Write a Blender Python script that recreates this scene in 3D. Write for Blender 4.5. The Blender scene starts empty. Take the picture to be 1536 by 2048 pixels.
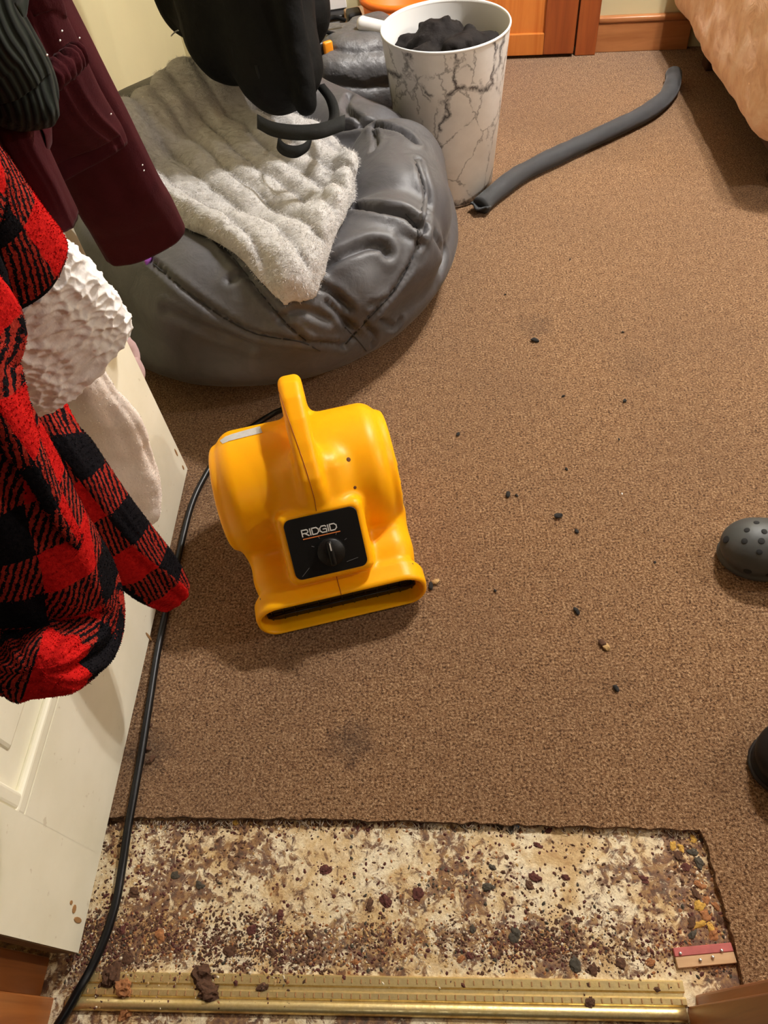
import bpy, bmesh, math, random
import numpy as np
from mathutils import Vector, Matrix
from mathutils.bvhtree import BVHTree
random.seed(7); rng = np.random.default_rng(7)
sc = bpy.context.scene
COL = sc.collection

# ------------------------------------------------------------------ camera
FPX, CAMH = 1450.0, 1.25
_d = np.array([925-768, 2095-1024, FPX]); _d /= np.linalg.norm(_d)
_y = np.array([800-768, -930-1024, FPX]); _y -= _d*(_y@_d); _y /= np.linalg.norm(_y)
RW = np.stack([np.cross(_y, -_d), _y, -_d])          # camera (x right, y down, z forward) to world
EYE = np.array([0, 0, CAMH])
cam = bpy.data.cameras.new('camera'); camo = bpy.data.objects.new('camera', cam); COL.objects.link(camo)
M = np.eye(4); M[:3, 0] = RW[:, 0]; M[:3, 1] = -RW[:, 1]; M[:3, 2] = -RW[:, 2]; M[:3, 3] = EYE
camo.matrix_world = Matrix(M.tolist())
cam.sensor_fit = 'AUTO'; cam.sensor_width = 36; cam.lens = FPX/2048*36; cam.clip_start = 0.02
sc.camera = camo
# ------------------------------------------------------------------ light
sc.view_settings.view_transform = 'Standard'; sc.view_settings.look = 'None'
sc.view_settings.gamma = 1; sc.view_settings.use_curve_mapping = False
sc.view_settings.exposure = 0.0
W = bpy.data.worlds.new('world'); sc.world = W; W.use_nodes = True
W.node_tree.nodes['Background'].inputs[0].default_value = (1, .86, .68, 1)
W.node_tree.nodes['Background'].inputs[1].default_value = 0.006
LAMP = (0.92, 2.20, 2.155)
def point_light(name, loc, watts, col, rad):
    l = bpy.data.lights.new(name, 'POINT'); l.energy = watts; l.color = col; l.shadow_soft_size = rad
    o = bpy.data.objects.new(name, l); COL.objects.link(o); o.location = loc; return o
for _k in (-1, 1): point_light('room_bulb', (LAMP[0]+.07*_k, LAMP[1]-.05*_k, LAMP[2]), 132, (1, .96, .915), .035)
point_light('hall_bulb', (-.12, -1.0, 2.25), 11.0, (1, .92, .80), .08)
FILL_POS = (2.25, .90, 1.62)
point_light('fill_bulb', FILL_POS, 58, (1, .96, .915), .045)  # fill light added out of view, lifts bin, door and cuff

# ------------------------------------------------------------------ pixel measuring helpers
def ray(px, py): return RW @ np.array([px-768, py-1024, FPX], float)
def at(px, py, z=0.0):
    r = ray(px, py); return EYE + r*((z-CAMH)/r[2])
def atx(px, py, x):
    r = ray(px, py); return EYE + r*(x/r[0])
def aty(px, py, y):
    r = ray(px, py); return EYE + r*(y/r[1])

# ------------------------------------------------------------------ materials
MATS = {}
class NT:
    def __init__(s, m): s.t = m.node_tree; s.n = s.t.nodes; s.l = s.t.links
    def new(s, typ, **kw):
        n = s.n.new(typ)
        for k, v in kw.items():
            if k.startswith('_'): setattr(n, k[1:], v)
            else: n.inputs[k.replace('__', ' ')].default_value = v
        return n
    def link(s, a, b): s.l.new(a, b)
    def noise(s, vec, scale, detail=4, rough=.55, dist=0):
        n = s.new('ShaderNodeTexNoise', Scale=scale, Detail=detail, Roughness=rough, Distortion=dist)
        if vec: s.link(vec, n.inputs['Vector'])
        return n.outputs['Fac']
    def ramp(s, fac, stops, interp='LINEAR'):
        r = s.new('ShaderNodeValToRGB'); r.color_ramp.interpolation = interp
        e = r.color_ramp.elements
        while len(e) < len(stops): e.new(.5)
        for i, (p, c) in enumerate(stops):
            e[i].position = p; e[i].color = (*c, 1) if len(c) == 3 else c
        s.link(fac, r.inputs[0]); return r.outputs[0]
    def mix(s, fac, a, b, blend='MIX'):
        m = s.new('ShaderNodeMix', _data_type='RGBA', _blend_type=blend)
        for sock, v in ((m.inputs[0], fac), (m.inputs[6], a), (m.inputs[7], b)):
            if isinstance(v, (int, float)): sock.default_value = v
            elif isinstance(v, tuple): sock.default_value = (*v, 1)
            else: s.link(v, sock)
        return m.outputs[2]
    def math(s, op, a, b=0.0, c=None):
        m = s.new('ShaderNodeMath', _operation=op)
        for i, v in enumerate((a, b) if c is None else (a, b, c)):
            if isinstance(v, (int, float)): m.inputs[i].default_value = v
            else: s.link(v, m.inputs[i])
        return m.outputs[0]
    def bump(s, h, strength, dist, normal=None):
        b = s.new('ShaderNodeBump', Strength=strength, Distance=dist); s.link(h, b.inputs['Height'])
        if normal: s.link(normal, b.inputs['Normal'])
        return b.outputs[0]
def mat(name, col=(.5, .5, .5), rough=.6, var=.0, vscale=20, bump=0, bscale=200, bdist=.002, sheen=0, metal=0, spec=.5, sub=0, build=None):
    if name in MATS: return MATS[name]
    m = bpy.data.materials.new(name); m.use_nodes = True; t = NT(m); b = t.n['Principled BSDF']
    b.inputs['Roughness'].default_value = rough; b.inputs['Metallic'].default_value = metal
    b.inputs['Specular IOR Level'].default_value = spec
    b.inputs['Sheen Weight'].default_value = sheen; b.inputs['Sheen Roughness'].default_value = .4
    tc = t.new('ShaderNodeTexCoord'); ob = tc.outputs['Object']
    b.inputs['Base Color'].default_value = (*col, 1)
    if sub:
        b.inputs['Subsurface Weight'].default_value = sub; b.inputs['Subsurface Scale'].default_value = .02; b.inputs['Subsurface Radius'].default_value = (1, .45, .05)
    if var:
        f = t.noise(ob, vscale, 5)
        t.link(t.ramp(f, [(.25, tuple(c*(1-var) for c in col)), (.75, tuple(min(1, c*(1+var)) for c in col))]), b.inputs['Base Color'])
    if bump: t.link(t.bump(t.noise(ob, bscale, 4), bump, bdist), b.inputs['Normal'])
    if build: build(t, b, tc)
    MATS[name] = m; return m

def m_carpet(t, b, tc):
    o = tc.outputs['Object']
    fine = t.noise(o, 230, 3, .8); mid = t.noise(o, 45, 4, .6); big = t.noise(o, 2.2, 3)
    mp = t.new('ShaderNodeMapping'); mp.inputs['Scale'].default_value = (1, .35, 1); t.link(o, mp.inputs[0])
    rows = t.noise(mp.outputs[0], 120, 3, .6)
    f = t.math('ADD', t.math('MULTIPLY', fine, .78), t.math('ADD', t.math('MULTIPLY', mid, .10), t.math('MULTIPLY', rows, .12)))
    c = t.ramp(f, [(.385, (.026, .009, .002)), (.435, (.145, .068, .028)), (.49, (.262, .138, .064)), (.555, (.36, .215, .112)), (.63, (.64, .43, .25))])
    c = t.mix(t.math('MULTIPLY', t.math('SUBTRACT', big, .38), .9), c, (.13, .075, .045))
    # old spill stains
    for (px, py, r, k) in ((705, 1485, .055, .5), (1075, 655, .06, .3), (1270, 730, .08, .18), (300, 1500, .05, .5)):
        p = at(px, py)
        d = t.new('ShaderNodeVectorMath', _operation='DISTANCE'); t.link(o, d.inputs[0]); d.inputs[1].default_value = (p[0], p[1], 0)
        q = t.math('ADD', d.outputs['Value'], t.math('MULTIPLY', t.math('SUBTRACT', mid, .5), .08))
        s = t.new('ShaderNodeMapRange'); t.link(q, s.inputs[0]); s.inputs[1].default_value = r; s.inputs[2].default_value = r*.2
        s.inputs[3].default_value = 0; s.inputs[4].default_value = k
        c = t.mix(s.outputs[0], c, (.05, .032, .024))
    t.link(c, b.inputs['Base Color'])
    t.link(t.bump(f, 1.0, .009), b.inputs['Normal'])
mat('carpet', rough=.95, spec=.1, sheen=.15, build=m_carpet)

def m_subfloor(t, b, tc):
    o = tc.outputs['Object']
    n1 = t.noise(o, 14, 6, .65, .4); n2 = t.noise(o, 60, 6, .7, .6); n3 = t.noise(o, 7, 4, .6); n4 = t.noise(o, 150, 4, .7)
    c = t.ramp(n1, [(.30, (.46, .28, .11)), (.42, (.64, .46, .23)), (.52, (.80, .68, .45)), (.62, (.84, .75, .55)), (.75, (.62, .43, .20))])
    c = t.mix(t.ramp(n4, [(.45, (0, 0, 0)), (.62, (.45, .45, .45))]), c, (.42, .25, .11))
    mask = t.math('ADD', t.math('MULTIPLY', n2, .62), t.math('MULTIPLY', n3, .45))
    sp = t.new('ShaderNodeSeparateXYZ'); t.link(o, sp.inputs[0])
    def near(sock, c0, w): return t.math('POWER', 2.718, t.math('MULTIPLY', -1.0, t.math('POWER', t.math('ABSOLUTE', t.math('DIVIDE', t.math('SUBTRACT', sock, c0), w)), 2)))
    patch = t.math('MULTIPLY', near(sp.outputs[0], -.03, .13), near(sp.outputs[1], .20, .03))
    for extra in (t.math('MULTIPLY', near(sp.outputs[1], .128, .028), .060), t.math('MULTIPLY', near(sp.outputs[1], .302, .012), .085), t.math('MULTIPLY', near(sp.outputs[0], .375, .035), .09), t.math('MULTIPLY', near(sp.outputs[0], -.50, .10), .045), t.math('MULTIPLY', patch, .06)):
        mask = t.math('ADD', mask, extra)
    k = t.ramp(mask, [(.54, (0, 0, 0)), (.59, (1, 1, 1))])
    grime = t.ramp(t.noise(o, 90, 3, .6), [(.3, (.032, .011, .005)), (.45, (.105, .030, .012)), (.56, (.22, .098, .028)), (.66, (.32, .18, .062)), (.78, (.045, .026, .014))])
    c = t.mix(t.math('MULTIPLY', k, .92), c, grime)
    k2 = t.ramp(t.noise(o, 33, 5, .7, .8), [(.60, (0, 0, 0)), (.66, (1, 1, 1))])
    c = t.mix(t.math('MULTIPLY', k2, .75), c, (.13, .050, .022))
    t.link(c, b.inputs['Base Color'])
    t.link(t.bump(t.math('ADD', mask, t.math('MULTIPLY', n4, .3)), .7, .006), b.inputs['Normal'])
mat('subfloor', rough=.7, build=m_subfloor)

def wood_build(c1, c2, scale, axis):
    def f(t, b, tc):
        mp = t.new('ShaderNodeMapping'); s = [scale]*3; s[axis] = scale*.07; mp.inputs['Scale'].default_value = s
        t.link(tc.outputs['Object'], mp.inputs[0])
        n = t.noise(mp.outputs[0], 1, 6, .6, 1.2)
        t.link(t.ramp(n, [(.3, c1), (.7, c2)]), b.inputs['Base Color'])
        t.link(t.bump(n, .15, .002), b.inputs['Normal'])
    return f
mat('jamb_wood', rough=.35, build=wood_build((.22, .062, .014), (.40, .135, .030), 30, 2))
mat('cabinet_wood', rough=.3, build=wood_build((.20, .045, .012), (.33, .085, .020), 24, 2))
mat('panel_wood', rough=.22, build=wood_build((.46, .13, .022), (.62, .22, .045), 20, 2))
mat('base_wood', rough=.35, build=wood_build((.30, .11, .035), (.43, .18, .065), 24, 0))
mat('strip_wood', rough=.8, build=wood_build((.50, .30, .15), (.66, .44, .25), 60, 0))
mat('edge_wood', rough=.7, build=wood_build((.10, .05, .02), (.26, .15, .06), 50, 2))
def m_door(t, b, tc):
    o = tc.outputs['Object']
    mp = t.new('ShaderNodeMapping'); mp.inputs['Scale'].default_value = (30, 3, 60); t.link(o, mp.inputs[0])
    n = t.noise(mp.outputs[0], 4, 4); s = t.noise(o, 9, 4)
    c = t.ramp(s, [(.3, (.78, .74, .58)), (.7, (.86, .82, .67))])
    c = t.mix(t.math('MULTIPLY', t.ramp(t.noise(o, 55, 3), [(.68, (0, 0, 0)), (.74, (1, 1, 1))]), .35), c, (.40, .30, .16))
    t.link(c, b.inputs['Base Color']); t.link(t.bump(n, .25, .001), b.inputs['Normal'])
mat('door_paint', rough=.42, build=m_door)
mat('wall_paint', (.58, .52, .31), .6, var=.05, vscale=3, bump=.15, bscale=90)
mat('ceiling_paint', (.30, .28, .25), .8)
mat('low_bounce_paint', (.24, .19, .12), .7, var=.05, vscale=3)  # tone of the unseen walls, darkened to cut their bounced light
def m_hall(t, b, tc):
    o = tc.outputs['Object']
    c = t.ramp(t.noise(o, 18, 5, .6, .5), [(.35, (.20, .18, .15)), (.5, (.42, .40, .36)), (.68, (.62, .60, .56))])
    c = t.mix(t.ramp(t.noise(o, 70, 4, .7), [(.55, (0, 0, 0)), (.62, (.8, .8, .8))]), c, (.10, .06, .03))
    t.link(c, b.inputs['Base Color'])
mat('hall_floor', rough=.5, build=m_hall)
def m_brass(t, b, tc):
    o = tc.outputs['Object']
    n = t.noise(o, 60, 5, .7)
    t.link(t.ramp(n, [(.3, (.62, .45, .17)), (.7, (.95, .78, .40))]), b.inputs['Base Color'])
    t.link(t.ramp(n, [(.3, (.50,)*3), (.7, (.30,)*3)]), b.inputs['Roughness'])
    t.link(t.bump(t.noise(o, 160, 3), .25, .001), b.inputs['Normal'])
mat('brass', rough=.3, metal=.85, build=m_brass)
mat('fan_plastic', (.98, .42, .001), .40, spec=.25, sub=.35, bump=.05, bscale=900, bdist=.0005)
mat('fan_black', (.005, .0045, .004), .42, spec=.3, bump=.2, bscale=700, bdist=.0006)
mat('fan_grille', (.006, .006, .007), .3)
mat('print_white', (.75, .74, .70), .5)
mat('print_orange', (.75, .22, .05), .5)
mat('print_grey', (.10, .10, .10), .5)
mat('sticker', (.52, .52, .50), .35, var=.12, vscale=120)
mat('hole_dark', (.10, .03, .004), .8)
mat('seam_orange', (.30, .09, .002), .7)
mat('cord_rubber', (.0035, .0035, .004), .36, spec=.35)
def m_nylon(t, b, tc):
    o = tc.outputs['Object']
    n = t.noise(o, 16, 5, .6, 1.0); n2 = t.noise(o, 70, 3, .6, .5)
    h = t.math('ADD', n, t.math('MULTIPLY', n2, .18))
    t.link(t.bump(h, .16, .016), b.inputs['Normal'])
    t.link(t.ramp(n, [(.3, (.054, .052, .056)), (.7, (.076, .073, .077))]), b.inputs['Base Color'])
mat('nylon', rough=.52, spec=.45, sheen=.05, build=m_nylon)
mat('nylon_dark', (.095, .092, .095), .5, var=.15, vscale=8, bump=.7, bscale=22, bdist=.014)
mat('seam_thread', (.022, .022, .024), .8)
mat('purple_tag', (.42, .12, .62), .6)
def m_fur(t, b, tc):
    o = tc.outputs['Object']
    mp = t.new('ShaderNodeMapping'); mp.inputs['Rotation'].default_value = (0, 0, .9); mp.inputs['Scale'].default_value = (1, 3.2, 1.6); t.link(o, mp.inputs[0])
    n = t.noise(mp.outputs[0], 38, 6, .7, 1.0); n2 = t.noise(o, 9, 4)
    c = t.ramp(n, [(.30, (.32, .295, .28)), (.45, (.51, .49, .475)), (.65, (.63, .615, .61))])
    c = t.mix(t.ramp(n2, [(.5, (0, 0, 0)), (.72, (.5, .5, .5))]), c, (.50, .475, .455))
    t.link(c, b.inputs['Base Color']); t.link(t.bump(n, .55, .008), b.inputs['Normal'])
mat('faux_fur', rough=.95, spec=.1, sheen=.4, build=m_fur)
mat('fur_strand', (.56, .54, .53), .9, spec=.1)
mat('black_cloth', (.0035, .0034, .0032), .8, var=.2, vscale=9, bump=.4, bscale=30, bdist=.01, sheen=0, spec=.12)
mat('webbing', (.007, .007, .006), .8, spec=.2, bump=.6, bscale=500, bdist=.001)
mat('buckle_orange', (.90, .30, .01), .4)
def m_marble(t, b, tc):
    o = tc.outputs['Object']
    base = t.ramp(t.noise(o, 9, 5, .6), [(.35, (.72, .71, .70)), (.65, (.84, .83, .82))])
    w = t.new('ShaderNodeTexNoise', Scale=9.0, Detail=5.0, Roughness=.65); t.link(o, w.inputs['Vector'])
    off = t.new('ShaderNodeVectorMath', _operation='MULTIPLY_ADD'); t.link(w.outputs['Color'], off.inputs[0]); off.inputs[1].default_value = (.10, .10, .10); t.link(o, off.inputs[2])
    c = base
    for scale, wdt, k, rot in ((5.5, .026, .95, .4), (11, .022, .6, 1.3)):
        mp = t.new('ShaderNodeMapping'); mp.inputs['Rotation'].default_value = (.5*rot, .35, rot); mp.inputs['Scale'].default_value = (1, 1, .72)
        t.link(off.outputs[0], mp.inputs[0])
        v = t.new('ShaderNodeTexVoronoi', _feature='DISTANCE_TO_EDGE', Scale=scale); t.link(mp.outputs[0], v.inputs['Vector'])
        line = t.ramp(v.outputs['Distance'], [(0, (1, 1, 1)), (wdt*.55, (.65, .65, .65)), (wdt*1.6, (0, 0, 0))])
        br = t.ramp(t.noise(o, 13*rot+6, 4, .6), [(.38, (0, 0, 0)), (.48, (1, 1, 1))])
        c = t.mix(t.math('MULTIPLY', t.math('MULTIPLY', line, br), k), c, (.022, .016, .022))
    c = t.mix(t.ramp(t.noise(o, 14, 5, .7), [(.60, (0, 0, 0)), (.78, (.25, .25, .25))]), c, (.42, .38, .40))
    t.link(c, b.inputs['Base Color'])
mat('marble_print', rough=.3, build=m_marble)
mat('white_plastic', (.80, .79, .77), .35)
mat('black_knit', (.011, .009, .0085), .8, bump=.6, bscale=60, bdist=.006, sheen=.0, spec=.1)
mat('tube_cloth', (.028, .029, .031), .85, var=.12, vscale=30, bump=.4, bscale=600, bdist=.001, sheen=.1)
def m_bedcloth(t, b, tc):
    o = tc.outputs['Object']; n = t.noise(o, 22, 5, .65, .6)
    t.link(t.ramp(n, [(.3, (.70, .42, .26)), (.5, (.84, .56, .37)), (.72, (.92, .70, .52))]), b.inputs['Base Color'])
    t.link(t.bump(n, .5, .008), b.inputs['Normal'])
mat('bed_cloth', rough=.95, sheen=.2, spec=.1, build=m_bedcloth)
mat('dark_wood', (.05, .022, .010), .5, var=.2, vscale=14)
mat('clog_foam', (.040, .043, .041), .55, bump=.1, bscale=500, bdist=.0006)
mat('clog_hole', (.006, .006, .006), .9)
mat('shoe_black', (.004, .004, .0045), .55, spec=.3)
def m_plaid(t, b, tc):
    uv = t.new('ShaderNodeSeparateXYZ'); t.link(tc.outputs['UV'], uv.inputs[0])
    o = tc.outputs['Object']
    wob = t.math('MULTIPLY', t.math('SUBTRACT', t.noise(o, 160, 3, .7), .5), .006)
    u = t.math('ADD', uv.outputs[0], wob); v = t.math('ADD', uv.outputs[1], wob)
    def band(x): return t.math('GREATER_THAN', t.math('FRACT', t.math('DIVIDE', x, .122)), .5)
    bu, bv = band(u), band(v)
    tw = t.math('GREATER_THAN', t.math('FRACT', t.math('DIVIDE', t.math('ADD', t.math('MULTIPLY', u, 1.0), t.math('MULTIPLY', v, .35)), .0078)), .52)
    both = t.math('MULTIPLY', bu, bv); either = t.math('SUBTRACT', t.math('MAXIMUM', bu, bv), both)
    blk = t.math('ADD', both, t.math('MULTIPLY', either, tw))
    n = t.noise(o, 220, 4, .7)
    red = t.ramp(n, [(.3, (.30, .004, .005)), (.7, (.56, .014, .011))])
    rust = t.ramp(n, [(.3, (.20, .012, .009)), (.7, (.38, .036, .022))])
    c = t.mix(either, red, rust)
    c = t.mix(blk, c, t.ramp(n, [(.3, (.003, .003, .004)), (.8, (.012, .010, .012))]))
    t.link(c, b.inputs['Base Color']); t.link(t.bump(n, .5, .005), b.inputs['Normal'])
mat('plaid_fleece', rough=.95, spec=.04, sheen=.0, build=m_plaid)
mat('sherpa', (.80, .78, .77), .95, var=.05, vscale=45, bump=.3, bscale=220, bdist=.003, sheen=.3, spec=.1)
mat('cream_plush', (.80, .72, .66), .95, var=.06, vscale=20, bump=.4, bscale=160, bdist=.003, sheen=.3, spec=.1)
mat('maroon_fleece', (.040, .006, .008), .95, var=.15, vscale=40, bump=.3, bscale=350, bdist=.002, sheen=.03, spec=.05)
def m_knit(t, b, tc):
    o = tc.outputs['Object']
    w = t.new('ShaderNodeTexWave', _bands_direction='X', Scale=38, Distortion=1.5, Detail=2.0); t.link(tc.outputs['UV'], w.inputs['Vector'])
    t.link(t.ramp(w.outputs['Fac'], [(.2, (.005, .006, .005)), (.8, (.018, .022, .017))]), b.inputs['Base Color'])
    t.link(t.bump(w.outputs['Fac'], .6, .004), b.inputs['Normal'])
mat('dark_knit', rough=.95, spec=.1, sheen=.05, build=m_knit)
mat('pink_cloth', (.62, .42, .40), .9, bump=.4, bscale=40, bdist=.006)
mat('lint', (.8, .78, .76), .9)
mat('chip_brown', (.080, .034, .015), .9, var=.5, vscale=300); mat('chip_maroon', (.085, .022, .015), .9, var=.4, vscale=300); mat('chip_tan', (.45, .29, .12), .9)
mat('chip_yellow', (.50, .29, .05), .85, var=.3, vscale=200); mat('chip_orange', (.30, .12, .04), .85, var=.4, vscale=250); mat('chip_slate', (.050, .040, .026), .8, var=.5, vscale=250)
mat('chip_cream', (.66, .57, .42), .9); mat('chip_blue', (.12, .24, .42), .8); mat('chip_black', (.012, .010, .009), .9)
mat('red_paint', (.42, .10, .09), .6, var=.2, vscale=60); mat('steel', (.6, .6, .6), .3, metal=1)
mat('bare_chip', (.36, .19, .07), .8)
mat('brown_card', (.34, .21, .12), .7); mat('grey_plastic', (.16, .16, .16), .5); mat('black_plastic', (.012, .012, .014), .45)
mat('orange_plastic', (.85, .17, .01), .4); mat('white_card', (.82, .80, .80), .6)
mat('lamp_glass', (.85, .82, .75), .4); mat('fray', (.30, .24, .18), .9)

# ------------------------------------------------------------------ mesh helpers
ROOT = {}
def props(o, label=None, cat=None, group=None, kind=None):
    for k, v in (('label', label), ('category', cat), ('group', group), ('kind', kind)):
        if v: o[k] = v
    return o
def empty(name, loc, label, cat, rz=0, group=None):
    o = bpy.data.objects.new(name, None); COL.objects.link(o); o.empty_display_size = .05
    o.location = loc; o.rotation_euler = (0, 0, rz); ROOT[o] = np.array(loc, float)
    return props(o, label, cat, group)
def obj(name, VF, material, parent=None, local=False, smooth=True, uv=None, origin=None, label=None):
    V, F = VF; V = np.array(V, float)
    off = np.zeros(3)
    if parent is not None: off = np.zeros(3) if local else ROOT[parent]
    elif not local:
        if origin is None:
            lo, hi = V.min(0), V.max(0); origin = ((lo[0]+hi[0])/2, (lo[1]+hi[1])/2, lo[2])
        off = np.array(origin, float)
    V = V-off
    me = bpy.data.meshes.new(name); me.from_pydata(V.tolist(), [], F if isinstance(F, list) else F.tolist()); me.update()
    if smooth: me.polygons.foreach_set('use_smooth', [True]*len(me.polygons))
    me.materials.append(MATS[material])
    if uv is not None:
        ul = me.uv_layers.new(name='UVMap'); li = np.zeros(len(me.loops), int); me.loops.foreach_get('vertex_index', li)
        ul.data.foreach_set('uv', np.asarray(uv, float)[li].ravel())
    o = bpy.data.objects.new(name, me); COL.objects.link(o)
    if parent is not None:
        o.parent = parent; ROOT[o] = ROOT[parent]
    else:
        o.location = off; ROOT[o] = off
    if label: o['label'] = label
    return o
def struct(name, VF, material, parent=None, smooth=False, label=None):
    o = obj(name, VF, material, parent, smooth=smooth, origin=(0, 0, 0))
    if parent is None: props(o, label, None, None, 'structure')
    return o
def join(*parts):
    V, F, n = [], [], 0
    for v, f in parts:
        v = np.asarray(v, float); V.append(v); F += [tuple(int(i)+n for i in q) for q in f]; n += len(v)
    return np.concatenate(V), F
def rbox(c, size, bev=0.0, seg=2, rot=None):
    bm = bmesh.new(); bmesh.ops.create_cube(bm, size=1)
    for v in bm.verts: v.co = Vector((v.co.x*size[0], v.co.y*size[1], v.co.z*size[2]))
    if bev: bmesh.ops.bevel(bm, geom=list(bm.edges), offset=bev, segments=seg, profile=.5, affect='EDGES')
    bm.verts.index_update(); V = np.array([v.co[:] for v in bm.verts]); F = [tuple(v.index for v in f.verts) for f in bm.faces]; bm.free()
    if rot is not None: V = V @ np.array(rot).T
    return V+np.array(c), F
def rz(a): c, s = math.cos(a), math.sin(a); return np.array([[c, -s, 0], [s, c, 0], [0, 0, 1]])
def smoothpts(P, n):
    P = np.asarray(P, float)
    if len(P) == 2: t = np.linspace(0, 1, n)[:, None]; return P[0]*(1-t)+P[1]*t
    Q = np.vstack([2*P[0]-P[1], P, 2*P[-1]-P[-2]]); out = []
    for s in np.linspace(0, len(P)-1-1e-9, n):
        i = int(s); t = s-i; a, b, c, d = Q[i:i+4]
        out.append(.5*((2*b)+(-a+c)*t+(2*a-5*b+4*c-d)*t*t+(-a+3*b-3*c+d)*t**3))
    return np.array(out)
def tube(P, r, n=10, cap=True, flat=None):
    P = np.asarray(P, float); m = len(P); R = np.broadcast_to(np.asarray(r, float), (m,))
    T = np.gradient(P, axis=0); T /= np.linalg.norm(T, axis=1)[:, None]+1e-12
    up = np.array([0, 0, 1.]) if abs(T[0][2]) < .9 else np.array([1., 0, 0])
    V = []
    for i in range(m):
        a = np.cross(T[i], up); a /= np.linalg.norm(a)+1e-12; bb = np.cross(a, T[i]); up = bb
        for k in range(n):
            th = 2*math.pi*k/n; V.append(P[i]+R[i]*(math.cos(th)*a+(flat or 1)*math.sin(th)*bb))
    F = [(i*n+k, i*n+(k+1) % n, (i+1)*n+(k+1) % n, (i+1)*n+k) for i in range(m-1) for k in range(n)]
    if cap: F += [tuple(range(n))[::-1], tuple(range((m-1)*n, m*n))]
    return np.array(V), F
def lathe(prof, c=(0, 0, 0), n=48):
    V = [(c[0]+r*math.cos(2*math.pi*k/n), c[1]+r*math.sin(2*math.pi*k/n), c[2]+z) for r, z in prof for k in range(n)]
    F = [(i*n+k, i*n+(k+1) % n, (i+1)*n+(k+1) % n, (i+1)*n+k) for i in range(len(prof)-1) for k in range(n)]
    return np.array(V), F
def ribbon(P, side, w, th=.0015):
    P = np.asarray(P, float); S = np.asarray(side, float)
    if S.ndim == 1: S = np.tile(S, (len(P), 1))
    S = S/np.linalg.norm(S, axis=1)[:, None]
    T = np.gradient(P, axis=0); N = np.cross(T, S); N /= np.linalg.norm(N, axis=1)[:, None]+1e-12
    V = []
    for p, s, n in zip(P, S, N): V += [p-s*w/2-n*th, p+s*w/2-n*th, p+s*w/2+n*th, p-s*w/2+n*th]
    m = len(P); F = [(i*4+k, i*4+(k+1) % 4, i*4+4+(k+1) % 4, i*4+4+k) for i in range(m-1) for k in range(4)]
    return np.array(V), F+[(3, 2, 1, 0), (4*m-4, 4*m-3, 4*m-2, 4*m-1)]
def disc(c, nrm, r, h=.001, n=20, ry=None, xdir=None):
    nrm = np.asarray(nrm, float); nrm /= np.linalg.norm(nrm)
    a = np.cross(nrm, [0, 0, 1]) if abs(nrm[2]) < .95 else np.array([1., 0, 0])
    if xdir is not None: a = np.asarray(xdir, float)-nrm*(np.asarray(xdir, float)@nrm)
    a /= np.linalg.norm(a); b = np.cross(nrm, a); ry = ry or r
    ring = lambda s, k: [np.asarray(c)+nrm*s+k*(r*math.cos(2*math.pi*i/n)*a+ry*math.sin(2*math.pi*i/n)*b) for i in range(n)]
    V = ring(-h, 1)+ring(h*.6, 1)+ring(h, .88)
    F = [(j*n+i, j*n+(i+1) % n, j*n+n+(i+1) % n, j*n+n+i) for j in (0, 1) for i in range(n)]+[tuple(range(2*n, 3*n)), tuple(range(n))[::-1]]
    return np.array(V), F

# noise on arrays of points
_perm = rng.random((32, 32, 32)).astype(np.float32)
def vnoise(P, s):
    Q = P*s; i = np.floor(Q).astype(int); f = Q-i; f = f*f*(3-2*f); i &= 31; j = (i+1) & 31
    x0, y0, z0 = i[..., 0], i[..., 1], i[..., 2]; x1, y1, z1 = j[..., 0], j[..., 1], j[..., 2]; fx, fy, fz = f[..., 0], f[..., 1], f[..., 2]
    c00 = _perm[x0, y0, z0]*(1-fx)+_perm[x1, y0, z0]*fx; c10 = _perm[x0, y1, z0]*(1-fx)+_perm[x1, y1, z0]*fx
    c01 = _perm[x0, y0, z1]*(1-fx)+_perm[x1, y0, z1]*fx; c11 = _perm[x0, y1, z1]*(1-fx)+_perm[x1, y1, z1]*fx
    return (c00*(1-fy)+c10*fy)*(1-fz)+(c01*(1-fy)+c11*fy)*fz-.5
def fbm(P, s, o=3): return sum(vnoise(P+7.3*k, s*2**k)*.5**k for k in range(o))

# signed distance shapes and surface nets
def smin(a, b, k):
    h = np.clip(.5+.5*(b-a)/k, 0, 1); return b*(1-h)+a*h-k*h*(1-h)
def smax(a, b, k): return -smin(-a, -b, k)
def s_ell(P, c, r):
    q = (P-np.array(c))/np.array(r); k0 = np.linalg.norm(q, axis=-1); k1 = np.linalg.norm(q/np.array(r), axis=-1)+1e-9
    return k0*(k0-1)/k1
def s_box(P, c, h, r, rot=None):
    q = P-np.array(c)
    if rot is not None: q = q @ np.array(rot)
    q = np.abs(q)-(np.array(h)-r); return np.linalg.norm(np.maximum(q, 0), axis=-1)+np.minimum(q.max(-1), 0)-r
def s_cap(P, a, b, ra, rb=None):
    a = np.array(a, float); b = np.array(b, float); rb = ra if rb is None else rb
    ab = b-a; t = np.clip(((P-a)@ab)/(ab@ab), 0, 1); return np.linalg.norm(P-a-t[..., None]*ab, axis=-1)-(ra+(rb-ra)*t)
def s_chain(P, pts, k=.02):
    d = None
    for (a, ra), (b, rb) in zip(pts[:-1], pts[1:]):
        e = s_cap(P, a, b, ra, rb); d = e if d is None else smin(d, e, k)
    return d
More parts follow.
